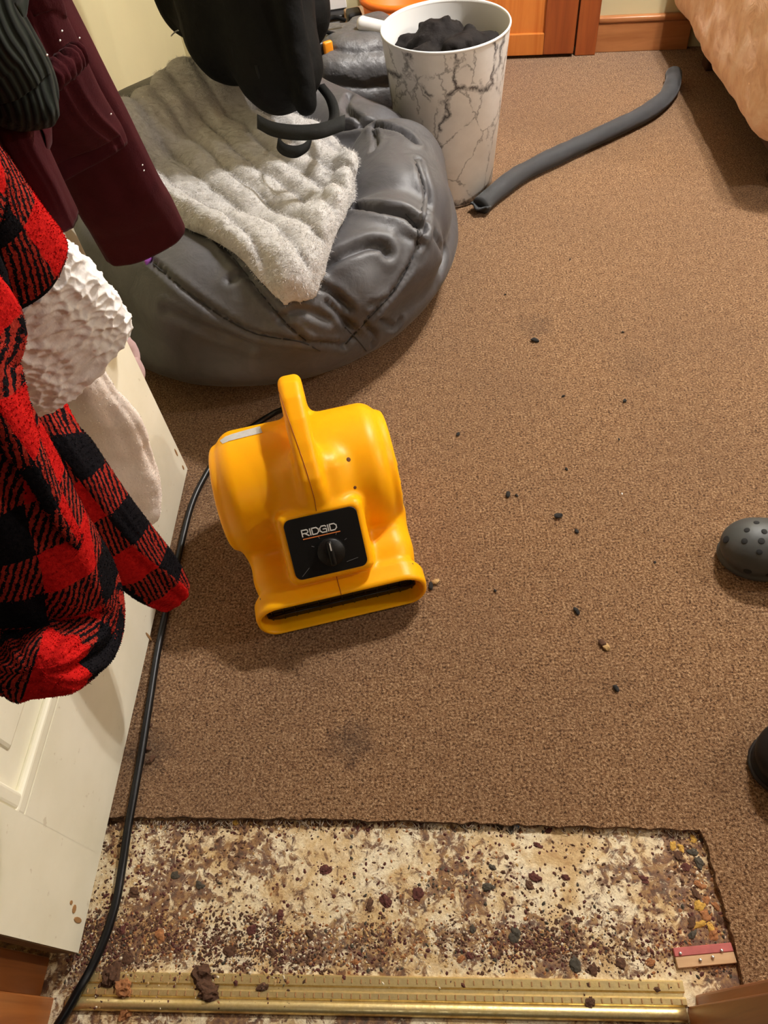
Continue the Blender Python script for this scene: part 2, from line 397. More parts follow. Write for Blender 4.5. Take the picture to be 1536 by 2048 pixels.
def nets(f, lo, hi, h):
    lo = np.array(lo, float); n = np.ceil((np.array(hi)-lo)/h).astype(int)+1
    g = np.stack(np.meshgrid(*[lo[i]+h*np.arange(n[i]) for i in range(3)], indexing='ij'), -1)
    S = np.asarray(f(g), np.float32); del g
    for ax in range(3):
        sl = [slice(None)]*3
        for e in (0, -1): sl[ax] = e; S[tuple(sl)] = np.maximum(S[tuple(sl)], h*.1)
    I = S < 0
    offs = [(i, j, k) for i in (0, 1) for j in (0, 1) for k in (0, 1)]
    cnt = sum(I[o[0]:n[0]-1+o[0], o[1]:n[1]-1+o[1], o[2]:n[2]-1+o[2]].astype(np.int8) for o in offs)
    act = np.argwhere((cnt > 0) & (cnt < 8))
    vals = np.stack([S[act[:, 0]+o[0], act[:, 1]+o[1], act[:, 2]+o[2]] for o in offs], 1)
    O = np.array(offs, float); acc = np.zeros((len(act), 3)); num = np.zeros(len(act))
    for a in range(8):
        for b in range(a+1, 8):
            if np.abs(O[a]-O[b]).sum() != 1: continue
            va, vb = vals[:, a], vals[:, b]; m = (va < 0) != (vb < 0); t = np.where(m, va/(va-vb+1e-20), 0)
            acc += np.where(m[:, None], O[a]+t[:, None]*(O[b]-O[a]), 0); num += m
    V = lo+h*(act+acc/num[:, None])
    idx = -np.ones(n-1, int); idx[tuple(act.T)] = np.arange(len(act)); F = []
    for ax in range(3):
        u, w = (ax+1) % 3, (ax+2) % 3
        A = np.take(I, range(n[ax]-1), ax); B = np.take(I, range(1, n[ax]), ax)
        e = np.argwhere(A != B); e = e[(e[:, u] > 0) & (e[:, w] > 0) & (e[:, u] < n[u]-1) & (e[:, w] < n[w]-1)]
        du = np.eye(3, dtype=int)[u]; dw = np.eye(3, dtype=int)[w]
        q = np.stack([idx[tuple((e-du-dw).T)], idx[tuple((e-dw).T)], idx[tuple(e.T)], idx[tuple((e-du).T)]], 1)
        fl = ~A[tuple(e.T)]; q[fl] = q[fl][:, ::-1]; F.append(q)
    return V, np.concatenate(F)
def vnormals(V, F):
    F = np.asarray(F); N = np.zeros_like(V); fn = np.cross(V[F[:, 2]]-V[F[:, 0]], V[F[:, 3]]-V[F[:, 1]])
    for k in range(4): np.add.at(N, F[:, k], fn)
    return N/(np.linalg.norm(N, axis=1)[:, None]+1e-12)
def bvh(VF): return BVHTree.FromPolygons([tuple(v) for v in VF[0]], [tuple(int(i) for i in f) for f in VF[1]])
def cast(tree, px, py):
    r = ray(px, py); h = tree.ray_cast(Vector(EYE), Vector(r/np.linalg.norm(r)))
    return None if h[0] is None else (np.array(h[0]), np.array(h[1]))
def castline(tree, pts, n=24):
    out = []
    for p in smoothpts([(a, b, 0) for a, b in pts], n):
        h = cast(tree, p[0], p[1])
        if h: out.append(h[0]+h[1]*.0)
    return np.array(out)
def crease(VF, tree, pts, w, depth, bulge=0.0):
    V, F = VF; L = castline(tree, pts, 40)
    if len(L) < 3: return V, F
    N = vnormals(V, F); near = np.where((V > L.min(0)-4*w).all(1) & (V < L.max(0)+4*w).all(1))[0]
    d = np.min(np.linalg.norm(V[near][:, None]-L[None], axis=2), axis=1)
    V = V.copy(); V[near] += N[near]*(-depth*np.exp(-(d/w)**2)+bulge*np.exp(-((d-2.2*w)/(1.2*w))**2))[:, None]
    return V, F

# ================================================================== the setting
ZS = -.011                                                     # subfloor level, carpet top is 0
def jitter_line(a, b, n, amp):
    t = np.linspace(0, 1, n)[:, None]; p = np.array(a)*(1-t)+np.array(b)*t
    p[1:-1] += rng.normal(0, amp, (n-2, 2)); return [tuple(x) for x in p]
def prism(poly, z0, z1):
    bm = bmesh.new(); vs = [bm.verts.new((x, y, z1)) for x, y in poly]; f = bm.faces.new(vs)
    r = bmesh.ops.extrude_face_region(bm, geom=[f])
    for v in r['geom']:
        if isinstance(v, bmesh.types.BMVert): v.co.z = z0
    bmesh.ops.recalc_face_normals(bm, faces=bm.faces); bmesh.ops.triangulate(bm, faces=[q for q in bm.faces if len(q.verts) > 4])
    bm.verts.index_update(); V = np.array([v.co[:] for v in bm.verts]); F = [tuple(v.index for v in q.verts) for q in bm.faces]; bm.free(); return V, F
cut = [(-.97, .31)]+jitter_line((-.61, .308), (-.2, .300), 40, .0012)+jitter_line((-.19, .300), (.385, .280), 60, .0012)+jitter_line((.388, .272), (.398, .135), 16, .0016)+[(.396, .065)]
struct('floor', rbox((.70, 1.45, ZS-.02), (3.6, 3.6, .04)), 'subfloor')
struct('floor_carpet', prism(cut+[(2.42, .065), (2.42, 3.2), (-.97, 3.2)], ZS, 0), 'carpet')
struct('floor_hall', rbox((.2, -.76, ZS-.021), (3.2, 1.6, .036)), 'hall_floor')
FA = math.radians(-7.0)                                        # the far wall stands at a slight angle
fdir = np.array([math.cos(FA), math.sin(FA), 0]); fnor = np.array([-math.sin(FA), math.cos(FA), 0]); FO = np.array([.66, 3.075, 0])
def far(u, v, z): return FO+fdir*u+fnor*v+np.array([0, 0, z])
def farbox(u0, u1, v0, v1, z0, z1, bev=0): return rbox(far((u0+u1)/2, (v0+v1)/2, (z0+z1)/2), (u1-u0, v1-v0, z1-z0), bev, rot=rz(FA))
struct('wall_far', farbox(-1.75, 1.95, .012, .11, 0, 2.4), 'wall_paint')
struct('wall_left', rbox((-1.02, 1.65, 1.2), (.10, 3.3, 2.4)), 'wall_paint')
struct('wall_right', rbox((2.46, 1.5, 1.2), (.10, 3.2, 2.4)), 'low_bounce_paint')
struct('wall_front', join(rbox((1.40, -.03, 1.2), (2.02, .12, 2.4)), rbox((-.86, -.03, 1.2), (.32, .12, 2.4)), rbox((-.14, -.03, 2.235), (1.12, .12, .33))), 'low_bounce_paint')
struct('ceiling', rbox((.72, 1.5, 2.43), (3.6, 3.5, .06)), 'ceiling_paint')
bb = struct('baseboard_far', farbox(.0, .335, -.012, .012, 0, .098, .002), 'base_wood')
obj('cap_moulding', farbox(.0, .335, -.016, .012, .098, .118, .005), 'base_wood', bb)
# door jambs
jr = struct('trim_1', rbox((.375, -.035, 1.03), (.118, .17, 2.10), .002), 'jamb_wood')
obj('door_stop', rbox((.310, -.06, 1.03), (.014, .04, 2.10), .001), 'jamb_wood', jr, smooth=False)
obj('casing', rbox((.375, .056, 1.03), (.09, .016, 2.10), .003), 'jamb_wood', jr, smooth=False)
jl = struct('trim_2', rbox((-.668, -.025, 1.03), (.12, .155, 2.10), .002), 'jamb_wood')
obj('casing', rbox((-.70, .078, 1.03), (.14, .052, 2.10), .003), 'jamb_wood', jl, smooth=False)
# the open white door: face at x = -.575, hinge edge near the viewer
DX, D0, D1, DT = -.575, .108, 1.063, .036
P0, P1 = .245, .925                                            # panel span along the door
zp = [.012, .266, .92, 1.06, 1.86, 2.03]
pieces = [(D0, P0, .012, 2.03), (P1, D1, .012, 2.03), (P0, P1, .012, .266), (P0, P1, .92, 1.06), (P0, P1, 1.86, 2.03)]
door = struct('door_1', join(*[rbox((DX-DT/2, (a+b)/2, (c+d)/2), (DT, b-a+.0002, d-c+.0002)) for a, b, c, d in pieces]), 'door_paint')
for z0, z1 in ((.266, .92), (1.06, 1.86)):
    pn = obj('panel', rbox((DX-DT/2, (P0+P1)/2, (z0+z1)/2), (DT-.022, P1-P0, z1-z0)), 'door_paint', door, smooth=False)
    obj('raised_field', rbox((DX-DT/2+.004, (P0+P1)/2, (z0+z1)/2), (DT-.022, P1-P0-.13, z1-z0-.13), .006, 2), 'door_paint', pn, smooth=False)
    for (c, s) in (((DX-.006, (P0+P1)/2, z0+.012), (.013, P1-P0+.008, .024)), ((DX-.006, (P0+P1)/2, z1-.012), (.013, P1-P0+.008, .024)),
                   ((DX-.0069, P0+.012, (z0+z1)/2), (.0127, .0237, z1-z0-.003)), ((DX-.0069, P1-.012, (z0+z1)/2), (.0127, .0237, z1-z0-.003))):
        obj('moulding', rbox(c, s, .006, 3), 'door_paint', pn, smooth=False)
obj('hinge_edge', rbox((DX-DT/2-.001, D0-.0006, 1.02), (DT-.003, .0016, 2.0)), 'edge_wood', door, smooth=False)
for (px, py, a, b) in ((148, 1818, .006, .010), (155, 1840, .004, .022), (142, 1805, .003, .007), (366, 935, .003, .012), (352, 905, .003, .02), (310, 1290, .003, .03)):
    p = atx(px, py, DX)
    obj('worn_patch', disc((DX+.0004, max(min(p[1], D1-.006), D0+.004), max(p[2], .016)), (1, 0, 0), a, .0007, 9, b*.6), 'bare_chip', door, smooth=False)

# ================================================================== yellow air mover
FO_ = np.array([-.235, .86, 0.]); FYAW = math.radians(13); FR = rz(FYAW)
fan = empty('air_mover', FO_, 'yellow plastic air mover blower with black dial panel standing on brown carpet', 'fan', FYAW)
pn_c = np.array([-.003, -.137, .182]); pn_n = np.array([0, -.76, .65]); pn_n /= np.linalg.norm(pn_n)
pn_u = np.array([1., 0, 0]); pn_v = np.cross(pn_n, pn_u)
PR = np.stack([pn_u, pn_v, pn_n], 1)
def poly2(P, pts):
    d = None
    for a, b in zip(pts[:-1], pts[1:]):
        a = np.array(a); b = np.array(b); ab = b-a; q = P-a; t = np.clip((q@ab)/(ab@ab), 0, 1)
        e = np.linalg.norm(q-t[..., None]*ab, axis=-1); d = e if d is None else np.minimum(d, e)
    return d
HND = [tuple(p[:2]) for p in smoothpts([(-.066, .240, 0), (-.052, .268, 0), (-.005, .303, 0), (.07, .336, 0), (.122, .330, 0), (.140, .285, 0), (.125, .225, 0)], 13)]
def f_fan(P):
    x, y, z = P[..., 0], P[..., 1], P[..., 2]
    def drum(cx, hw, R, r):
        d = np.hypot(y-.043, z-.152)-R; q = np.stack([d+r, np.abs(x-cx)-hw+r], -1)
        return np.minimum(q.max(-1), 0)+np.linalg.norm(np.maximum(q, 0), axis=-1)-r
    d = drum(-.014, .160, .127, .038)
    d = smin(d, drum(-.014, .171, .106, .012), .008)
    d = smin(d, s_box(P, (0, .01, .055), (.150, .15, .055), .03), .03)
    d = smin(d, s_box(P, (0, -.10, .052), (.149, .085, .050), .035), .032)
    yc = np.clip(-.178-y, -.02, .02)
    q = np.stack([np.abs(x)-.164+.045, np.abs(z-.052)-.052+.045], -1)
    e2 = np.minimum(q.max(-1), 0)+np.linalg.norm(np.maximum(q, 0), axis=-1)-.045
    q = np.stack([e2+.01, np.abs(y+.178)-.022+.01], -1)
    lip = np.minimum(q.max(-1), 0)+np.linalg.norm(np.maximum(q, 0), axis=-1)-.01
    d = smin(d, lip, .014)
    d = smin(d, s_box(P, (0, -.030, .198), (.058, .075, .06), .03, PR), .030)
    d = smin(d, s_box(P, pn_c-pn_n*.055, (.079, .069, .055), .016, PR), .014)
    h2 = poly2(P[..., 1:], HND); q = np.stack([h2-.021+.014, np.abs(x+.004)-.022+.014], -1)
    hd = np.minimum(q.max(-1), 0)+np.linalg.norm(np.maximum(q, 0), axis=-1)-.014
    d = smin(d, hd, .022)
    u_ = np.abs((P-pn_c)@pn_u)-.0665+.013; v_ = np.abs((P-pn_c)@pn_v)-.0565+.013
    rr = np.hypot(np.maximum(u_, 0), np.maximum(v_, 0))+np.minimum(np.maximum(u_, v_), 0)-.013
    d = smax(d, -np.maximum(rr, np.abs((P-pn_c)@pn_n-.020)-.0225), .0025)
    q = np.stack([np.abs(x)-.155+.038, np.abs(z-.053)-.0425+.038], -1)
    m2 = np.minimum(q.max(-1), 0)+np.linalg.norm(np.maximum(q, 0), axis=-1)-.038
    d = smax(d, -np.maximum(m2, np.abs(y+.20)-.052), .005)
    return smax(d, -z+.006, .004)
fanVF = nets(f_fan, (-.215, -.225, -.01), (.185, .205, .375), .003)
obj('housing', fanVF, 'fan_plastic', fan, local=True)
ftree = bvh(fanVF)
def fcast(px, py):
    h = ftree.ray_cast(Vector(FR.T@(EYE-FO_)), Vector(FR.T@ray(px, py)).normalized())
    return (np.array(h[0]), np.array(h[1])) if h[0] is not None else None
def pp(u, v, n=0.0): return pn_c+pn_u*u+pn_v*v+pn_n*n
# recessed black panel, lettering, dial
def rplate(hu, hv, r, n0, n1):
    pts = [(sx*(hu-r)+r*math.cos(a), sy*(hv-r)+r*math.sin(a)) for sx, sy, a0 in ((1, 1, 0), (-1, 1, 90), (-1, -1, 180), (1, -1, 270)) for a in np.radians(np.linspace(a0, a0+90, 8))]
    k = len(pts); V = [pp(u, v, n0) for u, v in pts]+[pp(u, v, n1-.0006) for u, v in pts]+[pp(u*.99, v*.99, n1) for u, v in pts]
    return np.array(V), [(q*k+i, q*k+(i+1) % k, q*k+k+(i+1) % k, q*k+k+i) for q in (0, 1) for i in range(k)]+[tuple(range(2*k, 3*k))]
panel = obj('control_panel', rplate(.0665, .0565, .013, -.004, .001), 'fan_black', fan, local=True, smooth=False)
def strokes(text, u0, v0, h, n):
    G = {'R': (1.0, [[(0, 0), (0, 1), (.75, 1), (.95, .85), (.95, .6), (.75, .45), (.12, .45)], [(.42, .45), (1.0, 0)]]),
         'I': (.12, [[(.06, 0), (.06, 1)]]),
         'D': (1.0, [[(0, 0), (0, 1), (.68, 1), (1, .7), (1, .3), (.68, 0), (0, 0)]]),
         'G': (1.0, [[(1, .86), (.82, 1), (.3, 1), (0, .72), (0, .28), (.3, 0), (1, 0), (1, .5), (.5, .5)]])}
    parts = []; u = u0; w = .17*h
    for ch in text:
        wd, ss = G[ch]
        for s in ss:
            for a, b in zip(s[:-1], s[1:]):
                a = np.array(a)*h*np.array([1.0, 1]); b = np.array(b)*h*np.array([1.0, 1]); L = np.linalg.norm(b-a); ang = math.atan2(b[1]-a[1], b[0]-a[0])
                c = (a+b)/2; parts.append(rbox(pp(u+c[0], v0+c[1], n), (L+w*.8, w, .0006), 0, 1, PR@rz(ang)))
        u += wd*h+.24*h
    return join(*parts)
obj('lettering', strokes('RIDGID', -.0375, .0215, .0115, .0014), 'print_white', panel, local=True, smooth=False)
obj('underline', rbox(pp(-.004, .0165, .0013), (.068, .0016, .0006), 0, 1, PR), 'print_orange', panel, local=True, smooth=False)
kc = (.006, -.016)
kn = obj('dial_knob', join(*[tuple((lathe([(0, 0), (.0255, 0), (.0255, .006), (.024, .010), (.0, .010)], n=40)[0]@PR.T+pp(kc[0], kc[1], .001), lathe([(0, 0), (.0255, 0), (.0255, .006), (.024, .010), (.0, .010)], n=40)[1]))]), 'fan_black', panel, local=True)
obj('dial_grip', rbox(pp(kc[0], kc[1], .015), (.011, .046, .013), .004, 3, PR), 'fan_black', kn, local=True)
obj('dial_pointer', rbox(pp(kc[0]+.001, kc[1]+.013, .0218), (.0022, .014, .0006), 0, 1, PR), 'print_white', kn, local=True, smooth=False)
tk = []
for a in (-62, -28, 0, 28, 62):
    ar = math.radians(90-a); tk.append(rbox(pp(kc[0]+.034*math.cos(ar), kc[1]+.034*math.sin(ar), .0013), (.005, .0012, .0005), 0, 1, PR@rz(ar)))
obj('dial_mark', join(*tk), 'print_grey', panel, local=True, smooth=False)
for u_, v_, l_, a_ in ((-.047, -.044, .020, .7), (.040, -.040, .022, .15)): obj('scuff', rbox(pp(u_, v_, .0013), (l_, .0010, .0005), 0, 1, PR@rz(a_)), 'print_grey', panel, local=True, smooth=False)
# outlet grille
gr = obj('outlet_duct', rbox((0, -.166, .053), (.294, .006, .086), .002), 'fan_grille', fan, local=True)
for i in range(13):
    x = -.138+.023*i
    obj('grille_bar', tube([(x, -.1705, .014), (x+.004, -.1705, .09)], .0017, 6), 'fan_grille', gr, local=True)
for z in (.032, .058): obj('grille_rail', tube([(-.145, -.172, z), (.145, -.172, z)], .0024, 6), 'fan_grille', gr, local=True)
# seam along the middle
def fline(pts, n, lift=.0003):
    out = []
    for p in smoothpts([(a, b, 0) for a, b in pts], n):
        h = fcast(p[0], p[1])
        if h: out.append(h[0]+h[1]*lift)
    return np.array(out)
obj('mould_seam', tube(fline([(549, 757), (560, 790), (583, 855), (609, 930), (627, 990), (633, 1022)], 40), .0007, 5), 'seam_orange', fan, local=True)
obj('mould_seam', tube(fline([(673, 1153), (679, 1175), (684, 1195)], 14), .0007, 5), 'seam_orange', fan, local=True)
for px, py, r in ((697, 919, .0042), (710, 975, .0030)):
    h = fcast(px, py)
    if h: obj('screw_hole', disc(h[0], h[1], r, .0006, 14), 'hole_dark', fan, local=True)
sc4 = [fcast(*p) for p in ((440, 882), (520, 853), (525, 866), (446, 888))]
if all(sc4):
    q = np.array([h[0]+h[1]*.0012 for h in sc4]); V = []
    for i in range(7):
        for j in range(4):
            a = q[0]+(q[1]-q[0])*i/6; b = q[3]+(q[2]-q[3])*i/6; p = a+(b-a)*j/3
            n_ = ftree.find_nearest(Vector(p)); V.append(np.array(n_[0])+np.array(n_[1])*.0009)
    obj('rating_sticker', (np.array(V), [(i*4+j, i*4+j+1, i*4+j+5, i*4+j+4) for i in range(6) for j in range(3)]), 'sticker', fan, local=True)
for sx in (-1, 1):
    for yy in (-.165, .12): obj('rubber_foot', rbox((sx*.118, yy, .0045), (.05, .035, .009), .003), 'fan_black', fan, local=True)
    inl = disc((-.014+sx*.169, .043, .152), (sx, 0, 0), .085, .0028, 36); ig = obj('inlet_grille', inl, 'fan_grille', fan, local=True)
    for k in range(5):
        zz = .15+(-2+k)*.03; ww = math.sqrt(max(.086**2-(zz-.15)**2, 0)); obj('grille_bar', rbox((-.014+sx*.1715, .043, zz), (.003, 2*ww, .006), .001, 1), 'fan_plastic', ig, local=True)
# power cord: leaves the back, sweeps round the fan, runs beside the door and over the threshold
cp = [at(575, 815, .05), at(545, 828, .012), at(497, 858, .0075), at(455, 885, .0075), at(420, 935, .0075), at(385, 1005, .0075), at(360, 1100, .0075), at(337, 1200, .0075), at(316, 1300, .0075), at(300, 1400, .0075), at(284, 1500, .0075), at(268, 1590, .0075), at(257, 1650, .0045), at(245, 1730, -.002), at(233, 1800, -.0025), at(212, 1870, -.0025), at(183, 1935, .0), at(158, 1980, .006), at(132, 2025, .004), at(100, 2075, -.001), at(60, 2140, -.003)]
obj('power_cord', tube((smoothpts(cp, 150)-FO_)@FR, .0068, 12), 'cord_rubber', fan, local=True)

# ================================================================== bean bag
def f_bag(P):
    d = s_ell(P, (-.435, 1.795, .125), (.515, .565, .175))
    d = smin(d, s_chain(P, [((-.84, 1.84, .26), .125), ((-.73, 1.58, .245), .128), ((-.53, 1.395, .225), .128), ((-.31, 1.355, .215), .122)], .03), .045)
    d = smin(d, s_chain(P, [((-.20, 1.43, .215), .125), ((-.095, 1.55, .225), .128)], .03), .014)
    d = smin(d, s_chain(P, [((-.075, 1.68, .232), .133), ((-.08, 1.88, .228), .132)], .03), .018)
    d = smin(d, s_chain(P, [((-.15, 2.02, .215), .125), ((-.27, 2.18, .205), .120)], .03), .014)
    d = smin(d, s_chain(P, [((-.40, 2.22, .24), .14), ((-.63, 2.14, .285), .155), ((-.80, 1.95, .30), .145)], .03), .05)
    d = smin(d, s_ell(P, (-.49, 1.88, .17), (.36, .36, .14)), .05)
    d = d-.006*fbm(P, 7, 3)
    d = smax(d, .163-np.hypot(P[..., 0]-.067, P[..., 1]-2.205), .02)
    return smax(smax(d, .004-P[..., 2], .02), -.962-P[..., 0], .02)
bagVF = nets(f_bag, (-.98, 1.22, -.01), (.12, 2.52, .52), .0075)
bt = bvh(bagVF)
for pts, w, dp, bl in (([(655, 418), (700, 415), (760, 418), (812, 428), (838, 452)], .012, .030, .008),
                       ([(640, 535), (690, 505), (735, 490), (765, 492), (775, 505)], .013, .016, .006),
                       ([(640, 570), (670, 590), (700, 620)], .010, .014, .005), ([(655, 605), (690, 640), (705, 655)], .009, .012, .004),
                       ([(690, 690), (735, 640), (790, 580), (830, 510), (850, 450), (855, 390), (835, 320)], .009, .010, .004),
                       ([(300, 520), (395, 598), (500, 662), (600, 682), (690, 690)], .008, .008, .004),
                       ([(405, 455), (470, 520), (520, 585), (575, 650), (610, 680)], .008, .009, .004),
                       ([(700, 190), (690, 215), (720, 240)], .010, .012, .004), ([(680, 255), (740, 250), (800, 262), (830, 285)], .010, .018, .006),
                       ([(745, 260), (752, 285), (745, 300)], .008, .010, .003), ([(730, 650), (750, 670), (745, 690)], .007, .008, .003),
                       ([(760, 640), (790, 655), (800, 640)], .008, .008, .003), ([(740, 610), (770, 600)], .007, .006, .003),
                       ([(460, 560), (500, 545), (540, 565)], .010, .006, .003), ([(330, 620), (420, 660), (500, 690)], .012, .006, .003),
                       ([(870, 470), (885, 500), (880, 540)], .012, .008, .003), ([(560, 640), (600, 620), (660, 640)], .010, .007, .003),
                       ([(800, 470), (850, 500), (800, 560)], .010, .003, .002)):
    bagVF = crease(bagVF, bt, pts, w*.85, dp*1.25, bl*.9)
bagVF[0][:, 2] = np.maximum(bagVF[0][:, 2], .001)
bag = empty('bean_bag', (-.43, 1.82, 0), 'large grey nylon bean bag chair slumped against the wall', 'bean bag')
obj('cover', bagVF, 'nylon', bag); bt = bvh(bagVF)
for pts in ([(300, 522), (395, 600), (500, 664), (600, 684), (640, 702)], [(405, 455), (470, 520), (520, 585), (575, 650), (612, 682)],
            [(692, 688), (735, 640), (790, 580), (828, 512)], [(690, 655), (715, 680), (733, 702)], [(812, 428), (834, 455), (836, 490)]):
    L = castline(bt, pts, 30)
    if len(L) > 4: obj('seam', tube(L, .0016, 6), 'seam_thread', bag)
h = cast(bt, 296, 521)
if h is not None: obj('fabric_tag', rbox(h[0]+h[1]*.008, (.022, .004, .020), .001, 1, rz(.9)), 'purple_tag', bag)
L = castline(bt, [(833, 322), (850, 372), (846, 430), (836, 490)], 20)
if len(L) > 4: obj('zip_flap', ribbon(L+np.array([0, 0, .003]), np.gradient(L, axis=0)[:, [1, 0, 2]]*np.array([1, -1, 0])+1e-6, .014, .002), 'nylon', bag)

# ================================================================== faux fur throw on the bean bag
poly = []
bo = bvh(nets(lambda P: f_bag(P)-.048, (-1.0, 1.15, -.01), (.18, 2.58, .60), .015))
for px, py in ((215, 215), (225, 190), (290, 165), (335, 118), (410, 100), (520, 160), (640, 240), (705, 295), (698, 360), (678, 400), (655, 450), (620, 545), (560, 560), (518, 515), (440, 452), (370, 420), (240, 330)):
    h = cast(bo, px, py); poly.append(at(px, py, .40)[:2] if h is None or h[0][1] > 2.45 else h[0][:2])
poly = np.array(poly)
def polysd(x, y):
    d = np.full(x.shape, 1e9); ins = np.zeros(x.shape, bool); n = len(poly)
    for i in range(n):
        a, b = poly[i], poly[(i+1) % n]; e = b-a; wx, wy = x-a[0], y-a[1]; t = np.clip((wx*e[0]+wy*e[1])/(e@e), 0, 1)
        d = np.minimum(d, np.hypot(wx-t*e[0], wy-t*e[1]))
        c = ((a[1] <= y) != (b[1] <= y)) & (x < (b[0]-a[0])*(y-a[1])/(b[1]-a[1]+1e-12)+a[0]); ins ^= c
    return np.where(ins, -d, d)
rd = at(565, 545, .34)-at(300, 300, .40); rd = rd[:2]/np.linalg.norm(rd[:2]); rn = np.array([-rd[1], rd[0]])
def f_throw(P):
    b = f_bag(P); x, y = P[..., 0], P[..., 1]
    s = x*rn[0]+y*rn[1]+.05*vnoise(P, 5)+.012*vnoise(P, 17)
    rib = np.abs(np.sin(s*math.pi/.070))
    along = x*rd[0]+y*rd[1]
    t = .036+(.019)*rib**.5*(.6+1.2*(vnoise(P, 4)+.5))+.014*fbm(P, 11, 3)+.007*fbm(np.stack([s*3.0, along, P[..., 2]], -1), 26, 2)
    pd = polysd(x, y)-.012+.010*vnoise(P, 30)
    return smax(smax(smax(b-t, pd, .045), -b+.004, .01), .19-P[..., 2], .01)
thVF = nets(f_throw, (-.97, 1.25, .08), (-.02, 2.4, .62), .006)
throw = empty('fur_throw', (-.45, 1.85, .24), 'fluffy off white ribbed faux fur throw draped over the grey bean bag', 'blanket')
obj('plush_pile', thVF, 'faux_fur', throw)
def strands(VF, n, length, wid, droop, sel=None):
    V, F = VF; N = vnormals(V, F); idx = rng.choice(len(V) if sel is None else sel, n); p = V[idx]+rng.normal(0, .002, (n, 3)); nn = N[idx]
    tdir = rng.normal(0, 1, (n, 3)); tdir -= nn*(tdir*nn).sum(1)[:, None]; tdir /= np.linalg.norm(tdir, axis=1)[:, None]
    g = np.array([*(rd*.8), -.3]); dirn = nn*.55+tdir*.55+g*droop; dirn /= np.linalg.norm(dirn, axis=1)[:, None]
    L = length*(.5+rng.random(n))[:, None]; sd = np.cross(dirn, nn); sd /= np.linalg.norm(sd, axis=1)[:, None]+1e-9
    A = p-sd*wid; B = p+sd*wid; C = p+dirn*L
    return np.stack([A, B, C], 1).reshape(-1, 3), np.arange(3*n).reshape(-1, 3)
Nz = vnormals(*thVF)[:, 2]
fz = obj('fur', strands(thVF, 60000, .0055, .0005, .5, np.where(Nz > -.2)[0]), 'fur_strand', throw, smooth=False); fz['kind'] = 'stuff'

# ================================================================== black backpack
BA = math.atan2(-.40, .36)
bpc = np.array([-.455, 2.13, .74]); bR = rz(BA)
def f_pack(P):
    d = s_chain(P, [((-.545, 2.15, .60), .125), ((-.55, 2.20, 1.02), .12)], .03)
    d = smin(d, s_chain(P, [((-.455, 2.00, .565), .125), ((-.47, 2.10, 1.02), .13)], .03), .05)
    d = smin(d, s_chain(P, [((-.340, 1.87, .520), .105), ((-.36, 2.06, 1.0), .12)], .03), .045)
    d = smin(d, s_chain(P, [((-.33, 2.08, .57), .11), ((-.36, 2.2, 1.0), .12)], .03), .05)
    d = smin(d, s_chain(P, [((-.30, 1.86, .95), .032), ((-.285, 1.835, .72), .036), ((-.275, 1.775, .47), .026)], .02), .010)
    d = smin(d, s_chain(P, [((-.52, 1.98, .95), .030), ((-.50, 1.95, .75), .032), ((-.44, 1.90, .56), .024)], .02), .010)
    return d-.014*fbm(P, 8, 3)
bpc = np.array([-.44, 2.06, .74])
bpVF = nets(f_pack, bpc-np.array([.36, .40, .33]), bpc+np.array([.36, .36, .33]), .0085)
pack = empty('backpack', (bpc[0], bpc[1], bpc[2]-.27), 'black backpack with hanging webbing straps slumped on the pale fur throw', 'backpack')
obj('bag_body', bpVF, 'black_cloth', pack)
def zline(pts, n): return smoothpts([at(a, b, z) for a, b, z in pts], n)
obj('strap', ribbon(zline([(515, 243, .47), (545, 258, .47), (590, 265, .475), (640, 262, .48), (690, 245, .48)], 20), [(.04, .80, .59)]*20, .034), 'webbing', pack)
lp = zline([(566, 262, .44), (556, 284, .43), (570, 300, .43), (596, 303, .435), (618, 288, .44), (626, 262, .45)], 26)
obj('strap_loop', ribbon(lp, [(.25, .62, .74)]*26, .026), 'webbing', pack)
obj('strap', ribbon(zline([(640, 170, .46), (662, 200, .45), (668, 235, .44), (650, 255, .45)], 16), [(.8, -.4, .3)]*16, .03), 'webbing', pack)
obj('draw_cord', tube(zline([(512, 130, .56), (520, 160, .53), (527, 198, .47)], 14), .004, 8), 'webbing', pack)
obj('lint_thread', tube(zline([(342, 72, .55), (350, 64, .55), (361, 58, .55)], 8), .0016, 5), 'lint', pack)

# ================================================================== second padded bag behind, with orange buckle
gbc = np.array([-.20, 2.55, .165])
def f_gb(P):
    d = s_box(P, gbc, (.155, .15, .16), .07, rz(.25))
    d = d-.018*fbm(P, 9, 3)-.020*np.abs(np.sin((P[..., 2]+.5*P[..., 1]+.2*P[..., 0]+.04*vnoise(P, 9))*math.pi/.10))**.5
    return smax(d, .003-P[..., 2], .01)
gbag = empty('padded_bag', (gbc[0], gbc[1], 0), 'dark grey padded cooler bag with orange buckle behind the bean bag', 'bag')
obj('body', nets(f_gb, gbc-np.array([.24, .24, .17]), gbc+np.array([.24, .24, .23]), .008), 'nylon_dark', gbag)
p = at(657, 102, .33)
bk = obj('buckle', rbox(p, (.030, .016, .055), .006, 3, rz(.5)), 'buckle_orange', gbag, label='orange plastic buckle')
obj('buckle_loop', rbox(p+np.array([-.022, .002, -.004]), (.022, .018, .060), .005, 2, rz(.5)), 'black_plastic', bk)
obj('carry_loop', tube(zline([(680, 70, .33), (650, 62, .36), (650, 45, .38), (668, 34, .38), (690, 40, .36)], 20), .0055, 8), 'black_cloth', gbag)

